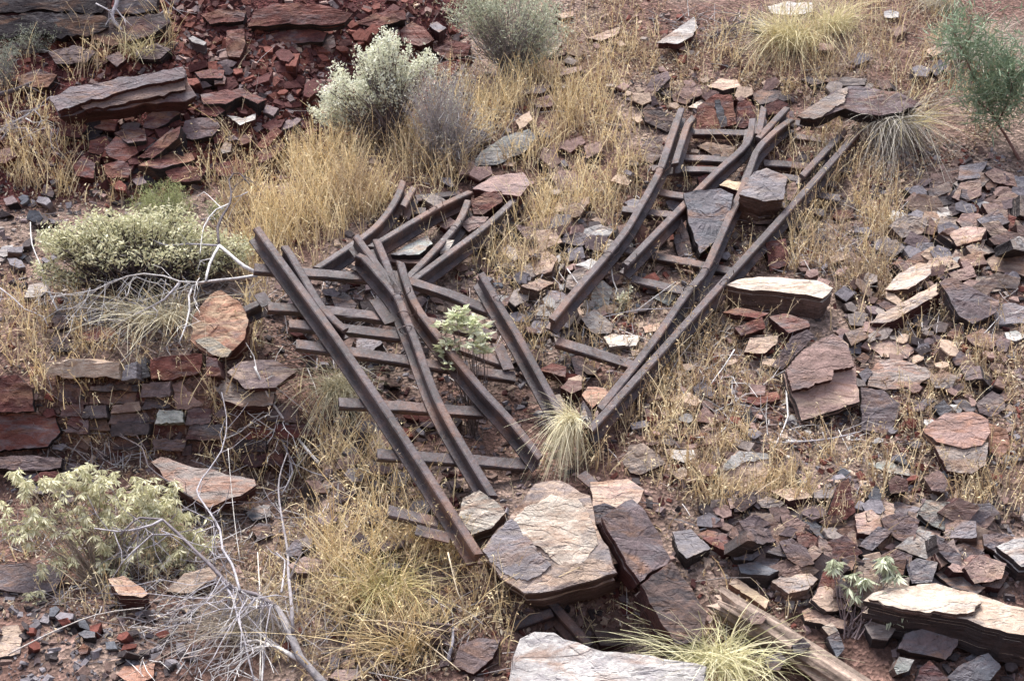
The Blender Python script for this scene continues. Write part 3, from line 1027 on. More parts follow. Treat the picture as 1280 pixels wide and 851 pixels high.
rock('tan stone chip lying on top of the rotten log', '936,772 948,764 960,770 952,780 938,780', 6, 'C', 'M', 'D', None, 0.17)
rock('dark stone chip lying halfway along the rotten log', '990,806 1004,796 1014,806 1004,816 992,815', 7, 'C', 'D', 'Z', None, 0.17)
rock('grey stone leaning against the lower side of the rotten log', '956,822 974,812 984,824 974,838 958,836', 9, 'C', 'G', 'D', None, 0.08)

# --- upper slope
rock('cream stone tilted on the upper slope', '670,71 680,58 695,49 704,51 698,62 682,73', 5, 'C', 'C', 'O', 'T', mark='the tilted cream stone')
rock('tan flat slab right of the tilted cream stone', '735,48 755,40 775,33 774,42 752,51', 10, 'S', 'T', 'K', 'M')
rock('large pale slab on the upper slope with dark red edge', '820,54 840,40 868,21 873,34 866,45 847,55', 8, 'S', 'Q', 'K', 'W', 0.1, 'rock_slab', mark='the large pale upper slab')
rock('tan pebble slab at the top by the grey shrub', '693,20 705,15 717,14 717,20 704,23', 5, 'S', 'T', 'R', 'M')
rock('pale grey slab behind the upper straw tussock', '959,8 984,2 1016,3 1017,15 986,20 964,17', 8, 'S', 'W', 'Q', 'C', mark='the pale slab behind the tussock')
rock('grey stone left of the upper straw tussock', '940,31 950,22 963,29 961,42 945,39', 7, 'C', 'G', 'D', 'W')
rock('big pale grey slab in the straw above the broken track', '590,209 600,190 630,170 662,161 670,172 655,191 622,206', 5, 'C', 'V', 'D', 'W', 0.08, 'rock_slab', mark='the big pale grey slab')
rock('layered brown slab capping the upper ends of the rear rails', '590,236 618,219 654,215 664,229 650,246 608,240', 14, 'S', 'M', 'K', 'P', 0.17, 'rock_slab', mark='the layered brown slab')
rock('red fronted block lying on the rear rails', '588,252 606,240 627,238 628,252 604,268 592,268', 12, 'C', 'R', 'K', 'N', 0.16)
rock('pink grey stone resting between the rear rails', '575,280 590,270 611,271 604,281 586,290', 6, 'C', 'M', 'N', 'Q', 0.14)
rock('small white stone lodged on the rear rails', '547,304 552,298 568,300 560,316 550,318', 6, 'C', 'C', 'V', 'W', 0.17)
rock('brown speckled stone in weeds above the scree', '689,222 700,212 716,213 728,226 719,240 698,239', 6, 'C', 'N', 'D', 'M')
rock('greenish plank shaped stone under the rear rails', '488,318 506,307 534,294 541,304 524,318', 11, 'F', 'V', 'Z', 'G', 0.1)
rock('small grey stone high on the right slope', '1104,15 1112,12 1124,15 1123,22 1106,23', 5, 'S', 'W', 'N', 'G')
rock('tan orange stone half buried near the sapling', '1156,63 1170,57 1180,65 1166,71', 5, 'S', 'T', 'K', 'O')
rock('flat grey stone in straw above the pale slab', '650,117 668,107 692,105 680,116', 5, 'S', 'Q', 'K', 'M')
rock('low tan slab in the upper straw', '690,95 712,84 728,82 727,88 702,95', 6, 'S', 'M', 'K', 'T')
rock('purple brown slab outcrop in the upper straw', '666,124 690,118 698,124 688,134 670,134', 6, 'S', 'M', 'K', 'R')
rock('white pebble in the upper straw', '702,108 707,105 713,107 710,111 704,111', 3, 'S', 'C', 'W', 'W')

# --- red bank
rock('huge red slab with stepped strata on the red bank', '62,122 100,107 170,95 229,83 246,120 232,127 180,128 150,137 105,140 74,147', 14, (-0.05, -1.0), 'P', 'K', 'K', 0.28, 'rock_slab', mark='the huge stepped red slab',
     layers=[('62,121 100,107 170,95 228,84 231,97 170,110 140,118 100,130 72,140', 0.05, 'P', 'K', 'G'), ('100,133 150,116 231,99 232,112 190,122 150,131 106,138', 0.025, 'N', 'K', 'P')])
rock('red plank of stone sticking out below the huge slab', '88,143 93,136 146,152 144,164 120,161', 5, 'C', 'R', 'K', 'M', mark='the red plank stone')
rock('dark maroon block under the huge red slab', '178,160 185,142 206,134 226,141 206,156 190,162', 9, 'C', 'K', 'Z', 'P')
rock('dark layered boulder at the foot of the red bank', '225,170 231,151 250,147 269,148 276,158 265,170 240,175', 6, 'C', 'P', 'Z', 'K')
rock('long slanting red rib of rock on the bank', '172,197 210,165 226,157 223,172 190,198', 6, 'l', 'K', 'Z', 'R')
rock('grey faced red block below the red plank', '130,186 145,170 166,178 173,190 156,203 136,196', 6, 'C', 'R', 'K', 'P')
rock('purple red slab lying flat under the huge slab', '142,166 164,158 181,161 183,176 160,179', 6, 'S', 'K', 'Z', 'P')
rock('dark red boulder at the gully edge', '91,207 104,194 119,204 117,223 95,220', 8, 'C', 'R', 'K', 'K', mark='the gully edge boulder')
rock('upright red block on the rubble slope', '282,62 283,38 305,36 307,55 300,72 286,71', 6, (0, -1.6), 'R', 'K', 'M', mark='the upright red block')
rock('pale grey flake on the red rubble', '235,48 241,45 258,53 255,57 241,53', 3, 'S', 'W', 'P', 'G')
rock('smooth red cliff ledge above the rubble', '308,34 316,15 340,4 400,5 442,17 432,28 402,32 360,29', 9, (0, -1.6), 'R', 'Z', 'K', 0.2, 'rock_slab', mark='the red cliff ledge')
rock('dark cliff outcrop filling the corner above the dead branch', '-20,52 -20,-20 60,-24 138,-16 140,36 112,49 60,46', 10, (0, -2.2), 'Z', 'Z', 'K', 0.16, 'boulder', mark='the dark cliff outcrop',
     layers=[('-20,22 40,16 132,20 136,34 110,46 40,42 -20,48', 0.06, 'Z', 'Z', 'D'), ('-20,2 60,-4 134,2 128,16 40,12 -20,18', 0.03, 'D', 'Z', 'Z')])
rock('dark grey ledge right of the dead white branch', '142,18 144,-12 198,-14 196,12 170,18', 10, (0, -2.2), 'D', 'Z', 'G', 0.16, 'rock_slab')
rock('shadowed purple ledge beside the dark outcrop', '112,48 142,22 205,16 214,28 190,44 140,58', 8, (0, -1.3), 'D', 'Z', 'K', 0.1, 'rock_slab')
rock('big red tilted block behind the white shrub', '502,52 500,38 515,27 531,35 543,50 526,58', 8, 'C', 'R', 'K', 'M', mark='the big red tilted block')
rock('grey slab beside the big red tilted block', '534,31 546,27 558,35 549,41', 5, 'S', 'G', 'K', 'P')
rock('pale pink flake on the rubble left of the shrub', '392,116 400,108 415,105 418,113 404,118', 4, 'S', 'M', 'K', 'W')
rock('squared grey pink block on the rubble', '391,58 390,48 402,47 402,58', 5, 'C', 'Q', 'K', 'M')
rock('rounded red block beside the squared one', '404,60 404,49 418,48 420,58 412,62', 5, 'C', 'M', 'K', 'R')
rock('small brown block left of the squared one', '378,60 379,50 387,50 389,60', 4, 'C', 'N', 'K', 'M')
rock('red wedge of stone above the squared blocks', '422,68 430,60 442,57 444,66 434,72', 6, 'C', 'R', 'K', 'M')
rock('slanting red slab by the gully near the shrub', '318,183 344,158 353,164 332,186', 6, 'l', 'R', 'K', 'K')
rock('pink red slab with flaked face by the gully', '320,192 350,173 358,182 342,196 325,204', 6, 'C', 'R', 'K', 'M', mark='the flaked pink red slab')
rock('yellow tinted splinter at the end of the flaked slab', '346,203 356,184 363,187 354,204', 4, 'C', 'Y', 'N', 'O')
rock('pale tapering stone on the red bank foot', '283,144 304,148 320,142 319,149 300,156', 3, 'S', 'W', 'K', 'Q')
rock('pale red cube above the dark layered boulder', '267,98 275,91 283,97 281,105 268,106', 5, 'C', 'M', 'K', 'R')
rock('dark red bench behind the huge slab end', '243,90 262,86 281,88 278,98 250,98', 7, 'S', 'K', 'Z', 'R')
rock('thin red ledge running right from the bank foot', '287,113 300,109 332,124 322,130', 5, 'S', 'R', 'Z', 'K')
rock('pink stone at the left edge in dry grass', '-8,203 -4,188 14,184 21,195 6,204', 5, 'C', 'M', 'R', 'R')
rock('grey red stone half hidden in the upper left grass', '131,72 148,64 158,74 146,84', 5, 'C', 'P', 'K', 'M')
rock('pale stub stone under the dark layered boulder', '275,186 281,177 290,179 288,190 278,192', 4, 'C', 'T', 'N', 'W')
rock('red pebble block right of the layered boulder', '293,178 305,168 316,169 314,178 300,182', 5, 'C', 'M', 'K', 'R')
rock('small dark block between bank foot and rubble', '266,170 272,162 281,166 280,178 268,180', 5, 'C', 'K', 'Z', 'R')
rock('low dark red slab below the red rib', '172,207 200,192 240,190 244,200 200,210', 8, 'S', 'K', 'Z', 'R')

# --- left side
rock('orange and yellow banded boulder beside the projecting rails', '237,425 240,396 262,369 276,362 300,377 311,400 306,424 290,440 268,446 250,437', 15, (-0.1, -1.2), 'O', 'R', 'Y', 0.16, 'boulder', mark='the orange banded boulder',
     layers=[('243,425 262,420 290,438 284,446 266,444', 0.012, 'Y', 'N', 'V')])
rock('flat grey purple slab above the low wall end', '283,465 300,452 341,449 372,464 345,484 306,486', 6, (0, -0.8), 'P', 'K', 'T', 0.12, 'rock_slab', mark='the flat grey purple slab')
rock('thick tan grey slab under the flat purple slab', '264,481 282,470 306,487 345,486 341,506 302,508 280,501', 18, (0, -0.8), 'Q', 'K', 'T', 0.1, 'rock_slab')
rock('dark red block stacked at the left edge', '-20,516 -20,470 22,468 40,485 43,514', 10, (0, -2.0), 'K', 'Z', 'R', 0.2, 'boulder', mark='the dark red edge block')
rock('long red and grey block beneath the dark red one', '-20,566 -20,520 26,515 70,521 76,540 60,558', 10, (0, -2.0), 'R', 'Z', 'G', 0.16, 'boulder')
rock('grey brown bottom course block at the left edge', '-20,584 -20,570 40,568 78,572 76,584 40,588', 20, (0, -1.4), 'P', 'Z', 'N', 0.12, 'rock_slab')
rock('large grey orange slab jutting over dead twigs', '188,577 200,570 240,583 290,594 319,599 321,606 290,622 262,634 238,622 205,600', 12, (0, -0.75), 'Q', 'K', 'O', 0.17, 'rock_slab', mark='the jutting grey orange slab')
rock('blue grey stone under the jutting slab', '307,641 319,632 337,630 339,644 316,651', 7, 'S', 'B', 'D', 'W')
rock('grey stone shadowed below the blue grey one', '314,660 324,653 338,655 340,668 322,674', 6, 'C', 'G', 'D', 'P')
rock('purple grey slab at the lower left edge', '-15,735 -15,706 30,702 70,708 84,712 70,738 35,741', 6, (0, -0.9), 'P', 'D', 'G', 0.08, 'rock_slab', mark='the purple slab at the left edge')
rock('tan topped dark red block under the velvet plant', '134,722 155,719 172,730 186,741 178,746 148,743', 18, (0, -0.5), 'T', 'K', 'O', 0.13, mark='the tan topped red block')
rock('flat tan slab behind the dead bush', '205,739 230,716 268,706 271,722 236,741', 6, 'S', 'T', 'K', 'Q')
rock('small oval blue grey stone on dark gravel', '97,791 105,787 119,789 119,796 105,797', 4, 'S', 'B', 'D', 'G')
rock('orange brown block at the bottom edge by the dead bush', '145,842 155,832 194,829 192,846 166,856', 9, 'S', 'O', 'K', 'M')
rock('grey stone with tan top in the bottom left corner', '-10,800 4,782 22,779 28,790 25,816 -10,824', 10, 'S', 'T', 'B', 'G')
rock('brick red cube on the dark gravel', '97,812 104,803 111,808 109,816 100,818', 4, 'C', 'R', 'K', 'O')
rock('pale grey stone on the dark gravel at left', '30,372 36,356 57,352 62,360 50,372', 5, 'S', 'Q', 'D', 'W')
rock('pale stone by the left edge below the dark gravel', '-4,318 2,308 16,306 16,317 4,321', 5, 'S', 'W', 'D', 'G')
rock('tan pale chip right of the pale edge stone', '25,309 34,303 42,307 38,313 28,314', 4, 'S', 'T', 'D', 'W')
rock('small black upright stone in the upper left grass', '51,243 55,230 63,232 68,241 66,247', 5, 'C', 'D', 'Z', 'P')
rock('dark charcoal stone at the left under the saltbush', '64,398 72,388 84,394 88,408 72,412', 6, 'C', 'D', 'Z', 'P')
rock('red slab among the twigs above the low wall', '95,420 120,408 146,410 140,422 112,428', 6, 'S', 'R', 'K', 'N')
rock('dark slab beside the red slab above the wall', '60,432 68,420 88,425 92,438 70,440', 6, 'C', 'D', 'Z', 'N')

rock('purple stone beneath the rail at the grass edge', '425,695 434,680 450,684 452,698 436,704', 6, 'C', 'P', 'D', 'N')
rock('grey flake in straw below the lowest sleeper', '482,600 495,588 510,592 508,606 490,608', 5, 'C', 'G', 'D', 'W')
rock('pink grey stone in the lower straw clump', '360,706 380,694 402,700 398,714 372,716', 6, 'S', 'M', 'N', 'Q')
rock('dark grey cube in the bottom straw', '409,832 416,820 425,822 424,834 413,837', 5, 'C', 'G', 'D', 'P')
rock('tan cobble beside the dark grey cube', '425,832 432,824 444,823 443,833 430,836', 4, 'C', 'T', 'N', 'O')
rock('flat pink slab at the bottom straw edge', '410,846 420,836 446,835 452,845 430,852', 5, 'S', 'M', 'D', 'Q')

# --- more ledges and blocks of the red bank
for lab, pts, t, nk, top, side in [
        ('long thin red ledge above the rubble right of the cliff ledge', '440,30 470,16 505,12 508,24 470,34', 7, 'C', 'R', 'Z'), ('red ledge block above the white shrub', '455,48 480,38 500,42 494,56 468,60', 8, 'C', 'R', 'K'),
        ('dark red stepped ledge right of the tilted red block', '540,62 566,50 590,56 584,70 556,74', 8, 'C', 'K', 'Z'), ('low red ledge under the grey slab by the red block', '536,84 560,76 576,82 566,94 544,96', 7, 'C', 'R', 'Z'),
        ('maroon block wedged below the left end of the huge slab', '70,152 92,146 110,158 100,172 76,170', 9, 'C', 'K', 'Z'), ('red square block under the red plank stone', '112,176 132,170 140,182 124,194 110,190', 9, 'C', 'R', 'Z'),
        ('dark wedge between the red rib and the layered boulder', '196,176 216,168 228,178 214,192 198,190', 8, 'C', 'K', 'Z'), ('dusky red boulder at the foot of the red rib', '128,206 150,200 168,206 160,222 134,222', 9, 'C', 'R', 'K'),
        ('thin dark red slab lying right of the huge slab', '250,118 285,112 304,120 282,130 254,130', 6, 'S', 'K', 'Z'), ('red flag of stone leaning at the right of the huge slab', '250,132 266,128 282,138 270,146 252,144', 6, 'C', 'R', 'Z'),
        ('red block low on the bank beside the gully', '206,214 236,206 258,212 250,226 214,228', 9, 'C', 'K', 'Z'), ('dark red flat slab in the gully right of the bank', '268,206 298,198 318,206 300,220 272,220', 8, 'C', 'R', 'Z'),
        ('red brown slab resting on the dark cliff foot', '60,66 92,56 120,64 108,78 70,80', 8, 'C', 'P', 'Z'), ('dark ledge stone left of the upper left grass', '20,96 50,86 72,94 60,108 26,110', 8, 'C', 'K', 'Z'),
        ('purple red slab near the end of the dead branch', '168,62 196,54 214,62 200,74 172,74', 7, 'C', 'P', 'Z'), ('red cliff slab under the smooth ledge', '330,44 372,36 410,40 404,52 352,56', 8, 'C', 'K', 'Z'), ('thin red ledge left of the smooth cliff ledge', '250,18 280,10 308,14 304,26 262,30', 8, 'C', 'R', 'Z')]:
    rock(lab, pts, t, nk, top, side)

# ------------------------------------------------------------------ the dry stone wall
wb = at(210, 500)
wall = empty('dry_stone_wall', wb, 'low dry stone wall of dark slabs holding the terrace', 'stone wall')
wall['kind'] = 'thing'
WALL = [('55,471 55,453 100,450 152,451 153,474 100,472', 'T', 'C'), ('154,476 155,455 172,452 174,474', 'G', 'B'), ('174,474 173,449 183,447 185,472', 'D', 'B'), ('186,475 185,448 214,442 251,443 253,464 225,471 203,476', 'R', 'K'), ('256,470 257,446 273,447 273,470', 'K', 'R'),
        ('72,503 74,481 104,480 107,502', 'P', 'K'), ('109,489 110,481 150,482 174,480 173,488', 'D', 'Z'), ('110,503 110,491 150,487 173,490 172,503', 'N', 'O'), ('178,496 180,479 212,477 215,494', 'P', 'D'), ('179,512 180,498 214,495 216,510', 'D', 'P'), ('217,512 218,478 255,470 262,498 250,508', 'M', 'N'),
        ('136,515 138,505 176,503 176,513', 'N', 'T'), ('103,521 106,506 134,505 135,521', 'D', 'P'), ('76,520 76,506 101,506 101,520', 'K', 'P'), ('137,528 137,517 193,514 194,527', 'P', 'G'), ('196,528 197,513 230,513 231,528', 'V', 'W'), ('232,530 233,512 262,510 263,530', 'P', 'K'),
        ('110,538 111,523 134,523 136,538', 'N', 'D'), ('138,545 138,530 186,529 187,545', 'D', 'P'), ('189,545 190,530 232,530 233,545', 'K', 'N'), ('235,548 236,532 280,530 282,548', 'D', 'K'), ('84,540 84,523 108,523 108,540', 'P', 'K'),
        ('284,528 285,513 330,512 334,528', 'K', 'P'), ('284,546 285,531 340,530 342,546', 'R', 'K'), ('336,528 337,510 372,506 376,527', 'D', 'P'), ('345,548 345,530 396,528 397,547', 'K', 'R'), ('284,565 284,549 330,549 332,565', 'D', 'K'), ('335,566 336,550 396,550 396,566', 'R', 'N'), ('300,582 301,568 350,568 352,582', 'K', 'D'), ('354,584 355,569 396,569 397,584', 'D', 'P'), ('236,566 237,550 281,551 281,566', 'K', 'D'), ('140,562 140,547 186,548 186,562', 'D', 'K'), ('190,563 190,547 232,548 233,563', 'P', 'D')]
wp0 = at(215, 480, 0.05)
wn_ = unit((0.0, -3.2, 1.0))
for pts, top, stain in WALL:
    _seed[0] += 1
    rnd = random.Random(_seed[0])
    pts = [(a + rnd.uniform(-3.5, 3.5), b + rnd.uniform(-2, 2)) for a, b in P(pts)]
    if rnd.random() < 0.5:
        pts.insert(2, ((pts[1][0] + pts[2][0]) / 2 + rnd.uniform(-3, 3), (pts[1][1] + pts[2][1]) / 2 - rnd.uniform(0, 3)))
    POLYS.append(pts)
    cx, cy = np.mean(pts, 0)
    # each stone sits a little proud of or behind the wall's face
    q0 = on_plane([(cx, cy)], wp0 + wn_ * (rnd.uniform(-0.045, 0.03) + (0.04 if cy < 480 else 0.0)), wn_)[0]
    nn = unit(wn_ + np.array((rnd.uniform(-.2, .2), 0, rnd.uniform(-.1, .25))))
    w = on_plane(pts, q0, nn)
    x, y, nz = frame(nn)
    loc = [(float(np.dot(q - q0, x)), float(np.dot(q - q0, y))) for q in w]
    o = link('stone', rock_mesh('stone', loc, 0.22, 0.9, 0.06, _seed[0], 0.8, 1.8), [M_ROCK])
    o.parent = wall
    o.matrix_local = Matrix.Translation(wall.location).inverted() @ Matrix(((x[0], y[0], nz[0], q0[0]), (x[1], y[1], nz[1], q0[1]), (x[2], y[2], nz[2], q0[2]), (0, 0, 0, 1)))
    set_cols(o, top, top, stain, rnd)

# ------------------------------------------------------------------ broken tramway track
_half = [(0.0135, 0.0), (0.0185, -0.004), (0.0185, -0.019), (0.006, -0.027), (0.006, -0.064), (0.033, -0.071), (0.033, -0.078)]
RAIL = [(a * 1.1, b * 1.12) for a, b in _half + [(-a, b) for a, b in reversed(_half)]]
SLEEPER = [(0.016, -0.044), (0.032, -0.006), (0.028, 0.0), (-0.028, 0.0), (-0.032, -0.006), (-0.016, -0.044), (-0.01, -0.044), (-0.025, -0.008), (0.025, -0.008), (0.01, -0.044)]
FLAT = [(0.03, 0.004), (-0.03, 0.004), (-0.03, -0.004), (0.03, -0.004)]


def dens(w, n=8):
    """Smooth a bent rail's polyline a little."""
    w = [Vector(p) for p in w]
    if len(w) < 3:
        return w
    out = []
    for i in range(len(w) - 1):
        p0, p1, p2, p3 = w[max(i - 1, 0)], w[i], w[i + 1], w[min(i + 2, len(w) - 1)]
        k = max(1, min(n, int((p2 - p1).length / 0.06)))
        for q in range(k):
            t = q / k
            out.append(0.5 * ((2 * p1) + (p2 - p0) * t + (2 * p0 - 5 * p1 + 4 * p2 - p3) * t * t + (3 * p1 - p0 - 3 * p2 + p3) * t ** 3))
    out.append(w[-1])
    return out


def track(name, label, anchor, lift, n, rails, sleepers, plates=(), ties=(), bolts=()):
    p0 = at(anchor[0], anchor[1], lift)
    n = unit(n)
    root = empty(name, p0, label, 'railway track', 'broken pieces of tramway track')
    for i, r in enumerate(rails):
        w = on_plane(P(r), p0, n)
        cl = w[:, 2] - h(w[:, 0], w[:, 1])
        print(name, 'rail', i, np.round(cl, 2))
        mb = MB()
        mb.sweep(dens(w), RAIL, n, ends=(random.uniform(-.1, .1), random.uniform(-.1, .1)))
        mb.build('rail', M_RUST, root)
    for s in sleepers:
        w = on_plane(P(s), p0 - n * 0.095, n)
        mb = MB()
        a, b = Vector(w[0]), Vector(w[-1])
        k = max(2, int((b - a).length / 0.12))
        if len(w) == 2:
            pts = [a.lerp(b, q / k) + Vector(n) * random.uniform(-.004, .004) for q in range(k + 1)]
        else:
            pts = dens(w)
        mb.sweep(pts, SLEEPER, n, jit=0.0025)
        mb.build('sleeper', M_RUST, root)
    for s in plates:
        w = on_plane(P(s), p0 - n * 0.082, n)
        mb = MB()
        mb.sweep([Vector(q) for q in w], FLAT, n, jit=0.002)
        mb.build('plate', M_RUST, root)
    for s in ties:
        c = on_plane([s], p0, n)[0]
        c = Vector(c) - Vector(n) * 0.012
        ax = Vector((random.uniform(.6, 1), random.uniform(-.5, .5), random.uniform(-.2, .2))).normalized()
        b = Vector(n)
        mb = MB()
        mb.tube([c + ax * math.cos(t) * 0.032 + b * math.sin(t) * 0.03 + Vector((0, 0.01 * math.sin(2 * t), 0)) for t in np.linspace(0.3, 6.4, 14)], 0.0028, n=4)
        mb.tube([c + ax * 0.03, c + ax * 0.06 + b * 0.04, c + ax * 0.05 + b * 0.075], 0.0025, n=4)
        mb.build('wire_tie', M_RUST, root)
    for s in bolts:
        c = Vector(on_plane([s], p0 - n * 0.045, n)[0])
        mb = MB()
        v = Vector(-ray(*s))
        mb.tube([c - v * 0.02, c + v * 0.012], 0.009, n=6)
        mb.build('bolt', M_RUST, root)
    return root


track('broken_track', 'broken turnout track panel tipped over in front with rail ends jutting into the air', (560, 500), 0.3, (0.27, -0.6, 1),
      ['321,284 424,426 512,556 599,692', '356,307 364,318 380,346 405,386 432,411', '445,294 470,328 499,366', '447,318 455,321 476,345 497,370 507,394 520,426 540,481 562,527 617,619',
       '471,299 484,330 497,368', '501,327 506,345 518,376 535,402 570,446 605,488 640,526 676,571', '602,341 627,384 652,426 703,519'],
      ['318,334 452,345 470,346', '508,349 560,366 612,387', '335,382 420,388 496,398', '530,400 622,418', '362,404 440,411 502,419', '370,429 440,439 512,450 555,457 645,470', '575,432 638,455',
       '424,502 505,507 604,514', '472,566 560,572 660,580', '486,637 548,652'],
      ['468,374 488,404', '622,430 636,462', '520,662 562,672'],
      [(505, 392), (508, 410), (620, 372), (497, 370)], [(338, 315), (478, 345), (452, 330), (615, 372), (640, 420)])
track('broken_track', 'bent rails of a broken track piece half buried behind the tipped one', (530, 300), 0.19, (0.05, -0.45, 1),
      ['396,334 440,305 470,282 490,257 499,240 504,226', '504,257 510,246 517,234', '463,308 542,261 588,239', '585,250 578,268 567,285 542,313 510,346', '516,349 565,313 610,279 652,240'],
      ['484,322 528,326', '500,262 532,263', '520,247 575,240'], (), [(542, 261), (566, 285)])
track('broken_track', 'long diverging turnout track panel lying up the stony slope under fallen rocks', (880, 300), 0.19, (0.06, -0.53, 1),
      ['852,135 840,170 825,212 800,258 782,288 755,322 720,362 690,399', '867,146 860,154 852,178 844,204', '941,148 937,172 926,187 897,213 852,258 782,330', '955,134 952,150 948,168', '984,134 966,153 948,172',
       '989,149 972,161 952,180 945,190 935,218 920,254 911,272 882,336 858,366 815,428 750,510', '1076,161 960,290 840,423 738,536', '1057,162 1030,190 1003,219'],
      ['866,164 932,166', '994,153 1058,163', '856,196 912,200', '982,168 1048,178', '815,209 905,213', '955,203 1066,212', '822,238 862,246', '978,220 1046,230', '778,260 842,268', '976,256 1030,266', '1004,240 1050,247', '780,311 880,331 932,342', '790,348 868,366 900,374', '696,426 792,455', '968,275 1012,283'],
      ['884,362 874,378', '726,592 742,606'],
      [(782, 330), (905, 352), (825, 212), (760, 318), (880, 338), (862, 360)], [(846, 160), (800, 262), (930, 190)])
# a short piece of rail lies by itself beside the orange boulder
p0 = at(315, 388, 0.22)
frag = empty('rail_fragment', p0, 'short loose rail end poking out beside the orange banded boulder', 'rail')
w = on_plane(P('291,393 326,377'), p0, unit((0.1, -0.8, 1)))
mb = MB()
mb.sweep([Vector(q) for q in w], RAIL, (0.1, -0.8, 1))
mb.build('rail', M_RUST, frag)
mb = MB()
w = on_plane(P('324,367 334,382'), p0, unit((0.1, -0.8, 1)))
mb.sweep([Vector(q) for q in w], FLAT, (0.1, -0.8, 1))
mb.build('plate', M_RUST, frag)
# rails glimpsed in the hollow under the boulder
p0 = at(700, 772, 0.0)
frag = empty('rail_fragment', p0, 'two dark rails glimpsed in the hollow under the big boulder', 'rail')
for s in ('690,752 738,806', '640,782 690,764'):
    w = on_plane(P(s), p0 + np.array((0, -0.02, 0.1)), unit((0.1, -0.8, 1)))
    mb = MB()
    mb.sweep([Vector(q) for q in w], RAIL, (0.1, -0.8, 1))
    mb.build('rail', M_RUST, frag)

# ------------------------------------------------------------------ loose stones, each one an object
WORDC = {'G': 'grey', 'B': 'blue grey', 'D': 'dark', 'P': 'purple grey', 'R': 'red', 'K': 'dark red', 'N': 'brown', 'T': 'tan', 'C': 'cream', 'W': 'pale grey', 'M': 'pinkish', 'V': 'greenish grey', 'O': 'orange', 'Q': 'grey tan', 'Z': 'charcoal'}
ZONES = [  # cx, cy, rx, ry, count, palette, size px
    (1100, 690, 175, 65, 110, 'GQDPNNTMQWGTPM', (9, 34)), (1210, 290, 85, 80, 120, 'GQPQNTMTNGWM', (8, 28)), (700, 340, 75, 90, 80, 'GDPNTMQWG', (8, 24)), (330, 120, 110, 70, 48, 'RKKRKPR', (7, 17)), (1130, 440, 90, 70, 30, 'GQNTPM', (8, 20)), (640, 200, 80, 60, 16, 'GQTMN', (8, 18)), (450, 640, 90, 90, 16, 'GPQND', (9, 20)), (500, 530, 110, 60, 20, 'GPQNDR', (9, 20)), (60, 560, 60, 60, 14, 'PGKDN', (9, 20)), (450, 400, 110, 60, 34, 'DGPNDK', (8, 20)), (790, 220, 110, 90, 20, 'TMQGN', (6, 18)), (1090, 90, 130, 60, 14, 'TMNQG', (6, 15)), (1070, 340, 70, 60, 22, 'GQNTM', (7, 18)), (900, 540, 120, 70, 26, 'MTNQG', (7, 17)), (600, 250, 60, 60, 10, 'QTMG', (8, 17)), (450, 45, 70, 40, 18, 'RKKRM', (7, 13)),
    (940, 650, 70, 30, 34, 'GQDPNNTM', (9, 22)), (40, 280, 45, 60, 16, 'DBDPG', (7, 14)), (900, 480, 90, 60, 14, 'NMRTD', (6, 11)), (1200, 470, 80, 60, 16, 'NRMPGT', (7, 12)), (880, 115, 110, 18, 16, 'DNPTM', (7, 14)),
    (100, 790, 110, 40, 18, 'DBPGRT', (7, 14)), (560, 790, 100, 40, 8, 'PDGN', (8, 14)), (760, 60, 100, 60, 14, 'TMRNQ', (6, 12)), (680, 470, 60, 40, 10, 'NRDT', (8, 14)), (160, 190, 80, 40, 24, 'RKKZPR', (9, 18)), (1170, 560, 90, 40, 16, 'GNBTWR', (6, 12)),
    (870, 560, 90, 50, 14, 'NMTRW', (6, 11)), (850, 330, 70, 80, 18, 'NDRGQ', (8, 14)), (1130, 410, 60, 40, 12, 'GDNPQ', (7, 13)), (520, 580, 90, 90, 10, 'PNGD', (7, 12)), (1230, 800, 60, 40, 8, 'DBPN', (9, 16)), (580, 340, 60, 40, 8, 'DGN', (7, 12))]
REL = ['left of', 'up and left of', 'above', 'up and right of', 'right of', 'down and right of', 'below', 'down and left of']
used = set()
SPECS = []
NHERO = len(POLYS)
for (cx, cy, rx, ry, cnt, pl, sz) in ZONES:
    made = tries = 0
    while made < cnt and tries < cnt * 12:
        tries += 1
        a, q = random.uniform(0, 6.283), math.sqrt(random.random())
        px, py = cx + rx * q * math.cos(a), cy + ry * q * math.sin(a)
        if not (-15 < px < 1295 and -10 < py < 860) or not off_rocks(np.array([px]), np.array([py]), NHERO if random.random() < 0.35 else None)[0]:
            continue
        s = sz[0] + (sz[1] - sz[0]) * random.random() ** 1.7
        nk = random.choice(['S', 'C', 'C', 'l', 'e', 'L', 'E', 'U', (random.gauss(0, .7), random.gauss(-1.2, .5))])
        asp = random.uniform(0.35, 0.75)
        k = random.choice([4, 4, 5, 5, 6])
        ph, rot = random.uniform(0, 6.28), random.gauss(0, 0.35)
        pts = []
        for i in range(k):
            t = ph + 6.283 * (i + random.uniform(-.22, .22)) / k
            u, v = math.cos(t) * s, math.sin(t) * s * asp
            pts.append((px + u * math.cos(rot) - v * math.sin(rot), py + u * math.sin(rot) + v * math.cos(rot)))
        SPECS.append((s, px, py, pts, k, nk, random.choice(pl), sz))
        POLYS.append(pts)
        made += 1
SPECS.sort(key=lambda q: -q[0])
NSINGLE = 140
rest_v, rest_f, rest_c = [], [], []
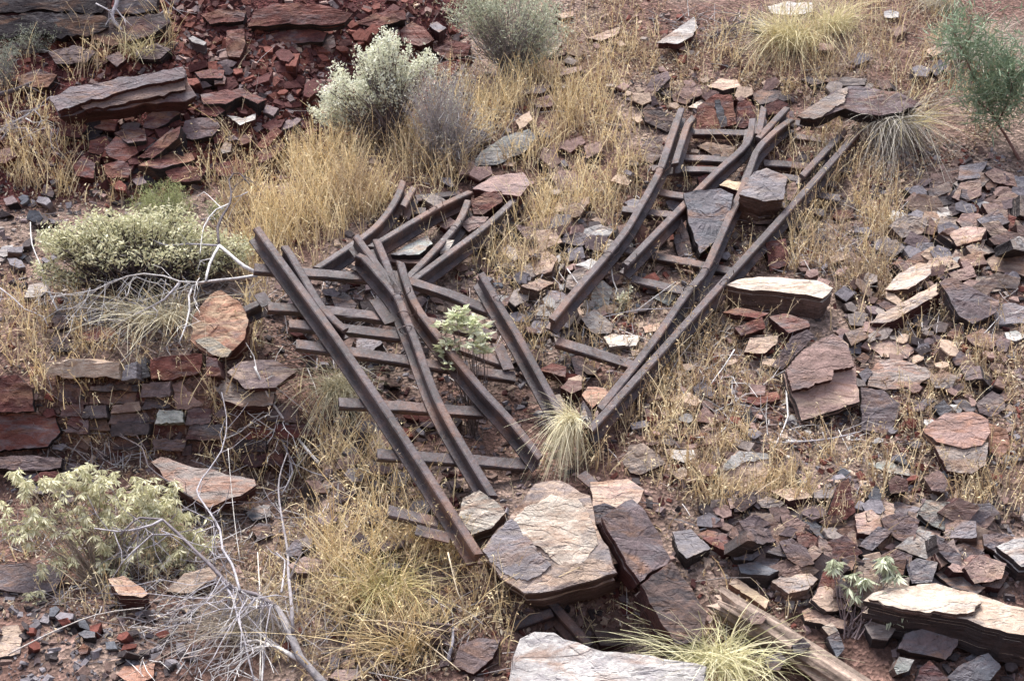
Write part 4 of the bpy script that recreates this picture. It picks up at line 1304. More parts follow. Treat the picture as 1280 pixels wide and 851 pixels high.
for num, (s, px, py, pts, k, nk, top, sz) in enumerate(SPECS):
    side = 'K' if top in 'RKM' else random.choice('DDNZ')
    th = s * random.uniform(0.5, 1.15)
    lab = None
    if num < NSINGLE:
        near = sorted(MARKS, key=lambda m: (m[1] - px) ** 2 + (m[2] - py) ** 2)[:4]
        for m in near:
            d = REL[int(round((math.atan2(m[2] - py, m[1] - px)) / (math.pi / 4))) % 8]
            for w_ in ([('large' if s > sz[0] + 0.6 * (sz[1] - sz[0]) else 'small')] + ['tilted' if isinstance(nk, tuple) or nk in 'leCU' else 'flat']):
                for sh in (['angular', 'sharp edged'] if k == 4 else ['blocky', 'five sided'] if k == 5 else ['rounded', 'chunky']):
                    l_ = f"{w_} {WORDC[top]} {sh} stone {d} {m[0]}"
                    if l_ not in used and len(l_.split()) <= 16:
                        lab = l_
                        break
                if lab:
                    break
            if lab:
                break
    o = rock(lab, pts, th, nk, top, side, None, None, extra=(random.choice([0.002, 0.012, 0.025, 0.04]) * s / 16 if cy > 230 or cx > 600 else 0.003), group='loose stones scattered on the slope')
    POLYS.pop()
    if lab:
        used.add(lab)
    else:
        # past the limit: these go together into one object
        base = len(rest_v)
        me, mw = o.data, o.matrix_world.copy() if False else o.matrix_basis
        rest_v.extend([tuple(mw @ v.co) for v in me.vertices])
        ct, cs = np.array(o['top_col']), np.array(o['side_col'])
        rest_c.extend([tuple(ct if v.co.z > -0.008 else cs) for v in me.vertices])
        rest_f.extend([tuple(i + base for i in f.vertices) for f in me.polygons])
        bpy.data.objects.remove(o)
        bpy.data.meshes.remove(me)
mb = MB()
mb.v, mb.f, mb.c = rest_v, rest_f, rest_c
tag(mb.build('small_stones', M_GRAVEL), 'many smaller loose stones between the larger ones', None, None, 'stuff')
print('labels twice:', [k for k, v in LABELS.items() if v > 1][:10], 'rocks', _seed[0])

# ------------------------------------------------------------------ stone chips (too many to count)
def chips(name, label, zones, pals, smin, smax):
    px, py, pk = [], [], []
    for zi, (cx, cy, rx, ry, cnt) in enumerate(zones):
        a, q = RS.uniform(0, 6.283, cnt), np.sqrt(RS.uniform(0, 1, cnt)) ** 0.9
        px.append(cx + rx * q * np.cos(a))
        py.append(cy + ry * q * np.sin(a))
        pk.extend([zi] * cnt)
    px, py, pk = np.concatenate(px), np.concatenate(py), np.array(pk)
    ok = off_rocks(px, py) & (px > -380) & (px < 1660) & (py > -60) & (py < 1000)
    px, py, pk = px[ok], py[ok], pk[ok]
    p = at(px, py)
    n = len(p)
    nn = slope_normal(p[:, 0], p[:, 1]) + RS.normal(0, 0.38, (n, 3))
    nn /= np.linalg.norm(nn, axis=1)[:, None]
    t = np.cross(nn, RS.normal(0, 1, (n, 3)))
    t /= np.linalg.norm(t, axis=1)[:, None]
    b = np.cross(nn, t)
    s = smin + (smax - smin) * RS.uniform(0, 1, n) ** 2.6
    a_, b_, c_ = s, s * RS.uniform(0.4, 0.9, n), s * RS.uniform(0.14, 0.4, n)
    vs = []
    for k in (-1, 1):
        for i, j in ((-1, -1), (1, -1), (1, 1), (-1, 1)):
            f = RS.uniform(0.6, 1.15, (n, 2)) * (0.85 if k > 0 else 1)
            vs.append(p + t * (a_ * i * f[:, 0])[:, None] + b * (b_ * j * f[:, 1])[:, None] + nn * (c_ * (k * RS.uniform(.7, 1.2, n) + 0.6))[:, None])
    V = np.stack(vs, 1).reshape(-1, 3)
    F = np.array([(3, 2, 1, 0), (4, 5, 6, 7), (0, 1, 5, 4), (1, 2, 6, 5), (2, 3, 7, 6), (3, 0, 4, 7)])
    F = (np.arange(n)[:, None, None] * 8 + F[None]).reshape(-1, 4)
    cols = np.array([pal(random.choice(pals[z % len(pals)])) for z in pk]) * RS.uniform(0.7, 1.25, (n, 1))
    C = np.repeat(cols, 8, 0)
    o = link(name, np_mesh(name, V, F, C), [M_GRAVEL])
    tag(o, label, None, None, 'stuff')


chips('red_rubble', 'small red rubble covering the bank', [(-170, 90, 220, 150, 2200), (330, 120, 140, 110, 4200), (230, 60, 160, 70, 2000), (470, 60, 120, 80, 1100), (170, 190, 130, 60, 900), (350, 60, 120, 60, 900), (60, 110, 90, 110, 500)], ['RKKRMPKR'], 0.006, 0.045)
chips('gravel', 'mixed stone chips and gravel over the slope', [(-170, 560, 200, 330, 1600), (1460, 430, 190, 460, 2600), (640, 900, 700, 50, 900), (1090, 680, 220, 90, 2200), (1190, 290, 130, 110, 2600), (700, 340, 110, 120, 1600), (860, 350, 120, 150, 600), (900, 500, 160, 120, 900), (640, 430, 660, 440, 6000), (1200, 500, 120, 90, 700), (80, 290, 130, 90, 700), (100, 790, 160, 70, 900), (720, 90, 160, 110, 700), (880, 115, 140, 30, 400), (1130, 560, 180, 60, 500), (1230, 800, 120, 70, 300), (540, 560, 160, 120, 900), (440, 400, 110, 70, 700)], ['GDPNQ', 'GDPNTMQNR', 'GDPNQ', 'GDPNTMQNQD', 'GDPRNTMQN', 'GDPNTMQWB', 'NDRGQ', 'NMRTDK', 'RNKDPMT', 'NRMPGT', 'DGDPQ', 'DGPGND', 'TMRNQ', 'DNPTMT', 'GNBTWR', 'DGPN', 'PNGD', 'DGPDN'], 0.004, 0.032)

# ------------------------------------------------------------------ dry grass, litter, twigs (too many to count)
KEEP_OFF = [P('398,350 470,290 500,226 520,232 590,236 660,238 640,300 520,360'), P('55,580 55,440 280,446 400,510 400,600 250,600'), P('320,290 350,310 470,300 700,510 690,560 600,700 540,620 420,450'), P('690,410 850,130 1080,150 900,380 760,520')]


def zone_points(zones):
    px, py, hh = [], [], []
    for (cx, cy, rx, ry, cnt, hgt) in zones:
        a, q = RS.uniform(0, 6.283, cnt), np.sqrt(RS.uniform(0, 1, cnt))
        px.append(cx + rx * q * np.cos(a))
        py.append(cy + ry * q * np.sin(a))
        hh.append(np.full(cnt, hgt))
    px, py, hh = np.concatenate(px), np.concatenate(py), np.concatenate(hh)
    # clump: keep by a patchy field
    keep = vnoise(px / 38, py / 26, 21) + vnoise(px / 13, py / 11, 22) * 0.9 + 0.25 > RS.uniform(-0.1, 0.35, len(px))
    keep &= off_rocks(px, py, NHERO)
    for q in KEEP_OFF:
        keep &= ~(inside(px, py, q) & (RS.uniform(0, 1, len(px)) < (0.3 if q[0][0] in (55, 690) else 0.8)))
    return px[keep], py[keep], hh[keep]


def strips(base, d0, L, w, bend, levels=4):
    """Thin blades: base (n,3), start direction, length, width, bend vector (n,3)."""
    n = len(base)
    side = np.cross(d0, RS.normal(0, 1, (n, 3)))
    side /= np.linalg.norm(side, axis=1)[:, None]
    rows = []
    for k in range(levels + 1):
        t = k / levels
        c = base + d0 * (L * t)[:, None] + bend * (L * t * t)[:, None]
        ww = (w * (1 - 0.75 * t))[:, None]
        rows += [c - side * ww, c + side * ww]
    V = np.stack(rows, 1).reshape(-1, 3)
    F = np.array([(2 * k, 2 * k + 1, 2 * k + 3, 2 * k + 2) for k in range(levels)])
    F = (np.arange(n)[:, None, None] * (2 * levels + 2) + F[None]).reshape(-1, 4)
    return V, F


def flakes(c, size, asp=0.5):
    n = len(c)
    a = RS.normal(0, 1, (n, 3))
    a /= np.linalg.norm(a, axis=1)[:, None]
    b = np.cross(a, RS.normal(0, 1, (n, 3)))
    b /= np.linalg.norm(b, axis=1)[:, None]
    nr = np.cross(a, b)
    s = size[:, None]
    V = np.stack([c - a * s, c + b * s * asp + nr * s * 0.3, c + a * s, c - b * s * asp + nr * s * 0.3], 1).reshape(-1, 3)
    F = (np.arange(n)[:, None] * 4 + np.arange(4)[None]).reshape(-1, 4)
    return V, F


def straw(name, label, zones, c0, c1, width=0.0029, leafy=4, lean=0.22):
    px, py, hh = zone_points(zones)
    p = at(px, py)
    n = len(p)
    d = np.stack([RS.normal(0, lean, n), RS.normal(-0.05, lean, n), np.ones(n)], 1)
    d /= np.linalg.norm(d, axis=1)[:, None]
    L = hh * RS.uniform(0.45, 1.25, n)
    flop = RS.uniform(0, 1, n) < 0.28
    bend = np.stack([RS.normal(0, 0.22, n), RS.normal(-0.05, 0.2, n), np.where(flop, -0.7, -0.06)], 1)
    V, F = strips(p - d * 0.01, d, L, width * RS.uniform(0.6, 1.5, n), bend)
    mixv = RS.uniform(0, 1, (n, 1)) ** 1.2
    col = np.array(c0) * (1 - mixv) + np.array(c1) * mixv
    old = (RS.uniform(0, 1, n) < 0.22 + 0.5 * (vnoise(px / 30, py / 22, 31) > 0.12))[:, None]
    col = np.where(old, col * np.array((0.62, 0.58, 0.62)), col)
    C = np.repeat(col, 10, 0)
    # dry leaves and seed heads along the stalks
    m = n * leafy
    i = RS.randint(0, n, m)
    t = RS.uniform(0.12, 1.0, m)
    cc = p[i] + d[i] * (L[i] * t)[:, None] + bend[i] * (L[i] * t * t)[:, None] + RS.normal(0, 0.006, (m, 3))
    V2, F2 = flakes(cc, RS.uniform(0.004, 0.013, m), 0.3)
    C2 = np.repeat(col[i] * RS.uniform(0.55, 1.05, (m, 1)), 4, 0)
    o = link(name, np_mesh(name, np.concatenate([V, V2]), np.concatenate([F, F2 + len(V)]), np.concatenate([C, C2])), [M_STRAW])
    tag(o, label, None, None, 'stuff')


STRAW0, STRAW1, STRAW2 = (0.62, 0.47, 0.25), (0.92, 0.8, 0.54), (0.5, 0.36, 0.2)
straw('dry_grass', 'golden dry grass standing thick above the tipped track',
      [(390, 270, 110, 70, 2618, 0.26), (480, 215, 110, 60, 1913, 0.26), (330, 300, 60, 50, 503, 0.23), (580, 170, 90, 70, 1007, 0.26), (640, 150, 90, 60, 653, 0.25), (700, 190, 110, 100, 1208, 0.23), (640, 300, 60, 60, 422, 0.29), (690, 300, 80, 90, 522, 0.29), (740, 100, 90, 60, 503, 0.22), (520, 300, 50, 40, 201, 0.23)], STRAW0, STRAW1)
straw('dry_grass', 'yellow dry grass tangled below the tipped track',
      [(430, 640, 70, 90, 731, 0.26), (500, 740, 100, 80, 843, 0.26), (390, 750, 60, 70, 337, 0.26), (530, 620, 70, 90, 281, 0.26), (350, 560, 70, 60, 393, 0.26), (280, 540, 90, 60, 348, 0.25), (600, 780, 50, 60, 112, 0.29), (450, 820, 120, 40, 281, 0.21), (420, 560, 40, 60, 168, 0.26)], STRAW0, STRAW1, leafy=4, lean=0.38)
straw('dry_grass', 'thin brown dry weeds on the open slope',
      [(720, 190, 130, 110, 700, 0.2), (760, 330, 60, 90, 200, 0.18), (1060, 250, 70, 70, 300, 0.2), (1010, 50, 120, 50, 300, 0.18), (760, 40, 120, 40, 340, 0.18), (880, 260, 110, 120, 420, 0.16), (1160, 330, 100, 60, 320, 0.16), (1080, 690, 150, 80, 260, 0.18), (1230, 420, 60, 60, 160, 0.16), (1100, 80, 160, 90, 1434, 0.21), (1050, 290, 80, 80, 1275, 0.23), (1000, 180, 60, 50, 349, 0.21), (940, 100, 100, 60, 477, 0.20), (820, 540, 120, 70, 828, 0.20), (940, 600, 90, 50, 828, 0.21), (900, 450, 90, 60, 604, 0.20), (1150, 480, 120, 70, 828, 0.18), (1060, 610, 90, 50, 477, 0.22), (1240, 600, 70, 60, 414, 0.18), (720, 430, 80, 60, 414, 0.22), (820, 330, 90, 90, 349, 0.18), (860, 200, 90, 80, 414, 0.17), (1120, 400, 60, 60, 414, 0.18), (640, 430, 640, 420, 2389, 0.16)], STRAW2, STRAW1, leafy=4)
straw('dry_grass', 'pale dry grass patches along the gully and the left edge',
      [(-150, 400, 170, 380, 900, 0.2), (1440, 400, 160, 440, 1100, 0.18), (60, 200, 60, 50, 529, 0.23), (180, 55, 40, 30, 409, 0.26), (110, 80, 30, 40, 221, 0.23), (120, 480, 90, 50, 324, 0.22), (190, 520, 110, 60, 409, 0.26), (280, 205, 60, 40, 324, 0.23), (60, 420, 60, 60, 324, 0.22), (150, 220, 90, 40, 221, 0.18), (310, 400, 30, 60, 203, 0.23), (180, 400, 120, 40, 307, 0.20), (30, 130, 40, 60, 170, 0.21), (120, 690, 130, 80, 482, 0.18)], STRAW0, STRAW1)


def litter(name, label, zones, cols, smin, smax):
    px, py, _ = zone_points([z + (0,) for z in zones])
    p = at(px, py, 0.006)
    n = len(p)
    c = p + np.stack([np.zeros(n), np.zeros(n), RS.uniform(0, 0.014, n)], 1)
    V, F = flakes(c, RS.uniform(smin, smax, n), 0.42)
    ci = RS.randint(0, len(cols), n)
    C = np.repeat(np.array(cols)[ci] * RS.uniform(0.7, 1.2, (n, 1)), 4, 0)
    o = link(name, np_mesh(name, V, F, C), [M_STRAW])
    tag(o, label, None, None, 'stuff')


LC = [(0.5, 0.4, 0.28), (0.4, 0.28, 0.19), (0.62, 0.55, 0.44), (0.26, 0.17, 0.13), (0.34, 0.25, 0.19)]
litter('leaf_litter', 'dry leaf litter strewn over the slope',
       [(-170, 500, 200, 380, 2500), (1460, 400, 190, 460, 5000), (640, 900, 700, 50, 1200), (1100, 100, 190, 120, 9000), (780, 60, 140, 70, 3000), (1080, 290, 110, 90, 2600), (880, 90, 120, 50, 2600), (720, 160, 160, 130, 3600), (870, 510, 160, 90, 4200), (1180, 490, 130, 80, 3200), (1010, 600, 180, 60, 2600), (450, 260, 170, 90, 3000), (480, 720, 190, 130, 4200), (180, 430, 200, 60, 2000), (260, 560, 150, 60, 2600), (640, 430, 660, 440, 17000), (700, 350, 100, 90, 2600), (860, 330, 130, 130, 1600), (60, 200, 80, 80, 900), (200, 70, 80, 40, 600), (110, 700, 140, 110, 2600), (300, 640, 120, 90, 1200)], LC, 0.006, 0.017)


def sticks(name, label, zones, cols, lmin, lmax):
    mb = MB()
    for (cx, cy, rx, ry, cnt) in zones:
        a, q = RS.uniform(0, 6.283, cnt), np.sqrt(RS.uniform(0, 1, cnt))
        px, py = cx + rx * q * np.cos(a), cy + ry * q * np.sin(a)
        ok = off_rocks(px, py)
        p = at(px[ok], py[ok], 0.012)
        nn = slope_normal(p[:, 0], p[:, 1])
        for i in range(len(p)):
            d = Vector(np.cross(nn[i], RS.normal(0, 1, 3))).normalized()
            d = (d + Vector(nn[i]) * random.uniform(-0.05, 0.45)).normalized()
            L = random.uniform(lmin, lmax)
            b = Vector(RS.normal(0, 0.12, 3))
            q0 = Vector(p[i])
            mb.tube([q0, q0 + d * L * 0.5 + b * L * 0.4, q0 + d * L + b * L * 0.1], random.uniform(0.0016, 0.0038), 0.001, 3, random.choice(cols))
    o = mb.build(name, M_WOOD)
    tag(o, label, None, None, 'stuff')


GREYW = [(0.33, 0.31, 0.31), (0.45, 0.43, 0.42), (0.2, 0.18, 0.18), (0.27, 0.22, 0.2)]
sticks('twig_litter', 'fine grey dead twigs lying on the ground',
       [(120, 700, 130, 70, 260), (270, 640, 70, 70, 130), (450, 420, 100, 60, 120), (1050, 310, 80, 60, 240), (900, 460, 90, 60, 170), (180, 370, 150, 40, 260), (200, 400, 100, 40, 150), (260, 800, 120, 50, 170), (400, 640, 60, 80, 100), (110, 560, 90, 30, 110), (1180, 400, 90, 60, 110), (700, 380, 90, 100, 120), (600, 120, 80, 70, 90), (900, 40, 80, 25, 90), (640, 430, 640, 420, 420), (470, 780, 130, 60, 160), (1000, 520, 100, 40, 90)], GREYW, 0.06, 0.26)

# ------------------------------------------------------------------ grass tussocks
def tussock(label, px, py, n, L, spread, c0, c1, lean=(0, 0), w=0.0026, droop=0.75, r=0.05, lift=0.0):
    b = at(px, py, lift)
    base = b + np.stack([RS.normal(0, r, n), RS.normal(0, r, n), RS.uniform(-0.02, 0.02, n)], 1)
    a = RS.uniform(0, 6.283, n)
    q = spread * np.sqrt(RS.uniform(0, 1, n))
    d = np.stack([q * np.cos(a) + lean[0], q * np.sin(a) + lean[1], np.ones(n) * 0.8], 1)
    d /= np.linalg.norm(d, axis=1)[:, None]
    Ln = L * (0.25 + 0.9 * RS.uniform(0, 1, n) ** 0.8)
    bend = np.stack([d[:, 0] * 0.45 + RS.normal(0, .24, n), d[:, 1] * 0.45 - 0.12 + RS.normal(0, .24, n), -droop * RS.uniform(0.15, 1.45, n)], 1)
    V, F = strips(base, d, Ln, w * RS.uniform(0.6, 1.4, n), bend, 6)
    m = RS.uniform(0, 1, (n, 1))
    C = np.repeat(np.array(c0) * (1 - m) + np.array(c1) * m, 14, 0)
    root = empty('grass_tussock', b, label, 'grass tussock', 'tussocks of grass on the slope')
    o = tag(link('grass_blades', np_mesh('grass_blades', V - b, F, C), [M_LEAF], root), kind='stuff')
    return root


PG0, PG1 = (0.48, 0.44, 0.24), (0.74, 0.68, 0.48)
GR0, GR1 = (0.30, 0.28, 0.25), (0.55, 0.51, 0.42)
tussock('pale green tussock drooping over the big boulder between the rail ends', 718, 532, 520, 0.27, 0.26, (0.5, 0.45, 0.27), (0.8, 0.74, 0.54), (-0.22, -0.3), 0.0018, 1.5, 0.025, 0.15)
tussock('yellow green tussock with arching blades at the bottom edge', 900, 835, 750, 0.36, 0.95, (0.46, 0.44, 0.22), (0.76, 0.7, 0.48), (-0.1, 0.0), 0.0026, 0.7, 0.07)
tussock('straw coloured tussock on the upper slope below the pale slab', 990, 60, 700, 0.5, 0.5, (0.46, 0.41, 0.23), (0.68, 0.6, 0.38), (-0.15, -0.1), 0.0028, 0.95, 0.07)
tussock('smaller straw tussock beside the big one on the upper slope', 1038, 40, 400, 0.42, 0.5, (0.46, 0.41, 0.23), (0.68, 0.6, 0.38), (0.1, -0.1), 0.0028, 0.8, 0.06)
tussock('grey dead hearted tussock hanging right of the overhanging slab', 1110, 160, 700, 0.46, 0.6, (0.2, 0.18, 0.17), GR1, (0.1, -0.25), 0.0024, 1.35, 0.07, 0.04)
tussock('yellowing tussock behind the grey dead hearted one', 1128, 160, 160, 0.42, 0.7, (0.4, 0.34, 0.16), (0.55, 0.47, 0.27), (0.25, -0.2), 0.0024, 0.9, 0.05, 0.04)
tussock('bleached straw tussock left of the orange boulder', 205, 400, 380, 0.34, 0.8, (0.42, 0.37, 0.24), (0.6, 0.56, 0.43), (-0.2, -0.3), 0.0026, 0.8, 0.08)
tussock('greyish green tussock hanging under the tipped rail', 425, 492, 420, 0.42, 0.6, (0.3, 0.27, 0.16), (0.5, 0.46, 0.34), (0.05, -0.3), 0.0022, 1.2, 0.04, 0.06)
tussock('grey dry tussock behind the green sapling', 1215, 72, 420, 0.45, 0.7, GR0, GR1, (0.0, -0.2), 0.0028, 0.9, 0.09)
tussock('pale dry tussock at the top edge left of the sapling', 1180, 12, 220, 0.4, 0.6, GR0, (0.5, 0.44, 0.3), (-0.2, -0.1), 0.0028, 0.9, 0.06)
tussock('grey hair like tussock under the dead bush', 318, 790, 480, 0.4, 0.8, (0.26, 0.22, 0.17), (0.46, 0.4, 0.33), (-0.25, -0.05), 0.002, 0.55, 0.06)
tussock('green centred straw tussock in the lower grass', 475, 745, 420, 0.34, 0.75, (0.36, 0.33, 0.15), (0.52, 0.42, 0.22), (0.0, -0.05), 0.0024, 0.6, 0.05)
tussock('yellow straw tussock lying near the lower dead log', 510, 820, 200, 0.42, 0.8, (0.5, 0.38, 0.2), (0.62, 0.5, 0.3), (-0.3, 0.1), 0.003, 0.45, 0.04)
tussock('small grass tuft on the dark edge of the upper left bank', 175, 70, 180, 0.26, 0.6, (0.42, 0.36, 0.18), (0.5, 0.45, 0.3), (0.1, -0.1), 0.0028, 0.7, 0.06)

# ------------------------------------------------------------------ shrubs
def leaf_faces(c, d, L, W, cup=0.25):
    """Pointed leaves with a folded midrib: base c, direction d."""
    n = len(c)
    s = np.cross(d, RS.normal(0, 1, (n, 3)))
    s /= np.linalg.norm(s, axis=1)[:, None]
    u = np.cross(s, d)
    L, W = L[:, None], W[:, None]
    mid = c + d * L * 0.45
    tip = c + d * L - u * L * 0.12
    l_ = mid + s * W + u * W * cup
    r_ = mid - s * W + u * W * cup
    V = np.stack([c, l_, tip, r_, mid], 1).reshape(-1, 3)
    F = np.array([(0, 4, 1), (1, 4, 2), (0, 3, 4), (3, 2, 4)])
    F = (np.arange(n)[:, None, None] * 5 + F[None]).reshape(-1, 3)
    return V, F


def shrub(name, label, cat, base, blobs, leaves, L, W, c0, c1, stem_col, stem_r=0.004, droop=0.0, lift=0.0, tuft=0.03, whorl=1, up=0.5, group=None, bare=0, bare_len=0.16):
    """blobs: (px, py, rx_px, ry_px, lift_m, tufts) crown lobes; a stem runs from the base to each tuft."""
    b = at(base[0], base[1], lift)
    root = empty(name, b, label, cat, group)
    tips = []
    for (px, py, rx, ry, li, k) in blobs:
        for _ in range(k):
            a, q = random.uniform(0, 6.283), random.random() ** 0.5
            x, y = px + rx * q * math.cos(a), py + ry * q * math.sin(a)
            base_d = np.linalg.norm(b - CAM) if li is None else None
            if li is None:
                dd = base_d + random.uniform(-1, 1) * rx * base_d / FPX * 0.8
                tips.append(CAM + ray(x, y) * dd)
            else:
                tips.append(at(x, y, li * random.uniform(0.6, 1.2)))
    tips = np.array(tips)
    mb = MB()
    for t in tips:
        t = Vector(t)
        v = Vector(b) + Vector((random.gauss(0, .02), random.gauss(0, .02), 0))
        m = v.lerp(t, 0.5) + Vector((random.gauss(0, .025), random.gauss(0, .025), random.uniform(-0.03, 0.03)))
        mb.tube([v, v.lerp(m, .5) + Vector((random.gauss(0, .008), random.gauss(0, .008), 0)), m, t], stem_r * random.uniform(.6, 1.2), stem_r * 0.35, 4, stem_col)
    for _ in range(bare):
        t = Vector(random.choice(tips))
        v = Vector(b).lerp(t, random.uniform(0.2, 0.8))
        d = Vector((random.gauss(0, 1), random.gauss(-.3, .8), random.gauss(0.1, 0.6))).normalized()
        q = v + d * bare_len * random.uniform(.4, 1)
        mb.tube([v, v.lerp(q, .5) + Vector((random.gauss(0, .012), random.gauss(0, .012), random.gauss(0, .012))), q], stem_r * 0.5, 0.001, 3, random.choice(GREYW))
    mb.build('stem', M_WOOD, root)
    n = len(tips)
    m = n * leaves
    i = np.repeat(np.arange(n), leaves)
    sh = tips - b
    sh = sh / np.linalg.norm(sh, axis=1)[:, None] + RS.normal(0, 0.35, sh.shape) + np.array((0, 0, 0.4))
    sh /= np.linalg.norm(sh, axis=1)[:, None]
    c = tips[i] + RS.normal(0, tuft * 0.45, (m, 3)) + sh[i] * (RS.uniform(-1.6, 1.0, m) * tuft * 1.6)[:, None]
    if whorl > 1:
        # whorls of drooping leaves round shoot ends
        k = m // whorl
        cen = np.repeat(c[RS.permutation(m)[:k]], whorl, 0)
        a = np.tile(np.arange(whorl) * 6.283 / whorl, k) + np.repeat(RS.uniform(0, 6.28, k), whorl)
        d = np.stack([np.cos(a), np.sin(a), np.full(len(a), up) + RS.normal(0, 0.3, len(a))], 1)
        c = cen + d * 0.004
    else:
        d = RS.normal(0, 1, (m, 3)) + np.array((0, -0.15, up))
    d[:, 2] -= droop * RS.uniform(0.4, 1.2, len(d))
    d /= np.linalg.norm(d, axis=1)[:, None]
    mm = len(c)
    V, F = leaf_faces(c, d, L * RS.uniform(0.6, 1.25, mm), W * RS.uniform(0.7, 1.2, mm))
    q = RS.uniform(0, 1, (mm, 1))
    C = np.repeat(np.array(c0) * (1 - q) + np.array(c1) * q, 5, 0)
    link('foliage', np_mesh('foliage', V - b, F, C), [M_LEAF], root)
    return root


GS = (0.14, 0.11, 0.11)
shrub('white_shrub', 'whitish grey leaved shrub standing bright against the red rubble', 'shrub', (490, 178),
      [(488, 80, 34, 32, None, 75), (465, 102, 40, 24, None, 60), (435, 125, 36, 22, None, 62), (412, 142, 22, 18, None, 40), (508, 96, 20, 26, None, 26), (532, 78, 12, 12, None, 14), (484, 55, 10, 14, None, 16), (472, 128, 24, 12, None, 24), (425, 95, 12, 12, None, 9), (456, 74, 14, 12, None, 12)],
      34, 0.02, 0.0055, (0.6, 0.62, 0.47), (0.84, 0.84, 0.70), GS, 0.004, 0, 0, 0.026, 1, 0.8, None, 150)
shrub('dead_shrub', 'twiggy grey dead shrub right of the white one', 'shrub', (555, 205), [(545, 130, 44, 50, None, 170), (578, 165, 46, 44, None, 140), (560, 105, 40, 32, None, 90), (525, 190, 26, 26, None, 40)],
      4, 0.024, 0.003, (0.4, 0.39, 0.31), (0.54, 0.51, 0.42), (0.4, 0.37, 0.36), 0.0028, 0, 0, 0.03, 1, 0.5, None, 800)
shrub('grey_green_shrub', 'tall feathery grey green shrub at the top edge', 'shrub', (640, 92), [(640, 20, 56, 30, None, 120), (592, 15, 38, 24, None, 80), (682, 35, 30, 40, None, 70), (645, 60, 36, 28, None, 50), (620, -10, 50, 20, None, 50)],
      18, 0.034, 0.0032, (0.32, 0.35, 0.24), (0.52, 0.54, 0.41), (0.2, 0.18, 0.17), 0.003, 0, 0, 0.04, 1, 0.7, None, 160)
shrub('saltbush', 'broad low shrub of pale yellowish green leaves over dark twigs', 'shrub', (175, 372),
      [(100, 300, 45, 20, None, 100), (150, 292, 45, 22, None, 110), (200, 288, 50, 22, None, 120), (240, 305, 40, 22, None, 100), (280, 318, 34, 20, None, 75), (160, 315, 90, 14, None, 120), (70, 305, 26, 14, None, 40), (120, 330, 24, 10, None, 26), (60, 340, 16, 10, None, 16), (300, 312, 14, 14, None, 20), (140, 275, 30, 8, None, 26), (215, 270, 30, 8, None, 22), (95, 345, 30, 10, None, 22), (230, 335, 40, 10, None, 22)],
      17, 0.03, 0.0052, (0.4, 0.4, 0.23), (0.72, 0.69, 0.49), (0.07, 0.055, 0.06), 0.0042, 0.5, 0, 0.025, 1, 0.5, None, 380)
shrub('soft_bush', 'soft rounded yellow green bush behind the saltbush', 'shrub', (205, 272), [(205, 250, 28, 16, None, 110), (180, 258, 18, 10, None, 30), (225, 258, 16, 10, None, 30)],
      26, 0.022, 0.0016, (0.27, 0.30, 0.13), (0.38, 0.4, 0.2), (0.2, 0.18, 0.13), 0.002, 0, 0, 0.03, 1, 0.8)
shrub('small_bush', 'tiny pale green bush beside the forked dead branch', 'shrub', (268, 276), [(266, 262, 12, 10, None, 26)], 22, 0.02, 0.002, (0.3, 0.33, 0.17), (0.44, 0.46, 0.28), (0.2, 0.18, 0.13), 0.002, 0, 0, 0.02, 1, 0.8)
shrub('grey_bush', 'sparse grey green bush under the dark cliff', 'shrub', (50, 66), [(50, 45, 30, 12, None, 60), (20, 60, 16, 12, None, 20)], 16, 0.028, 0.002, (0.2, 0.22, 0.16), (0.3, 0.32, 0.25), (0.15, 0.13, 0.13), 0.002, 0, 0, 0.03, 1, 0.8, None, 40)
shrub('grey_bush', 'wispy grey bush at the left edge near the cliff', 'shrub', (8, 110), [(6, 80, 12, 26, None, 50)], 14, 0.03, 0.002, (0.2, 0.22, 0.18), (0.3, 0.32, 0.26), (0.15, 0.13, 0.13), 0.002, 0, 0, 0.03, 1, 0.8, None, 30)
shrub('velvet_plant', 'sprawling plant with whorls of drooping pale velvety leaves', 'plant', (130, 735),
      [(45, 605, 30, 20, None, 12), (20, 655, 22, 26, None, 9), (90, 690, 50, 22, None, 14), (240, 690, 30, 22, None, 9), (105, 600, 30, 14, None, 13), (150, 620, 40, 24, None, 22), (195, 625, 30, 26, None, 16), (230, 660, 26, 20, None, 12), (120, 660, 50, 26, None, 20), (170, 680, 40, 22, None, 16), (215, 690, 24, 12, None, 7), (60, 650, 30, 18, None, 9), (70, 750, 36, 8, None, 6), (140, 705, 20, 14, None, 6)],
      44, 0.038, 0.0052, (0.48, 0.47, 0.27), (0.74, 0.71, 0.52), (0.25, 0.2, 0.16), 0.0035, 1.7, 0, 0.026, 12, 0.35)
shrub('velvet_plant', 'young velvety plant growing up through the tipped track', 'plant', (590, 545), [(555, 405, 14, 10, None, 5), (575, 398, 16, 10, None, 6), (600, 403, 14, 10, None, 5), (562, 442, 12, 12, None, 5), (608, 434, 12, 9, None, 4), (588, 422, 20, 16, None, 6)],
      14, 0.05, 0.011, (0.46, 0.5, 0.28), (0.7, 0.7, 0.54), (0.13, 0.1, 0.09), 0.0032, 0.35, 0.0, 0.014, 7, 0.5)
shrub('velvet_plant', 'grey green velvety seedling beside the long pale slab', 'plant', (1066, 796), [(1046, 705, 10, 8, None, 3), (1070, 722, 14, 9, None, 4), (1064, 738, 10, 8, None, 3), (1108, 700, 10, 10, None, 3), (1112, 722, 10, 9, None, 3), (1105, 745, 10, 8, None, 3), (1116, 770, 8, 6, None, 2)],
      24, 0.05, 0.0075, (0.36, 0.4, 0.26), (0.56, 0.58, 0.44), (0.17, 0.13, 0.13), 0.0042, 1.7, 0, 0.012, 11, 0.3)
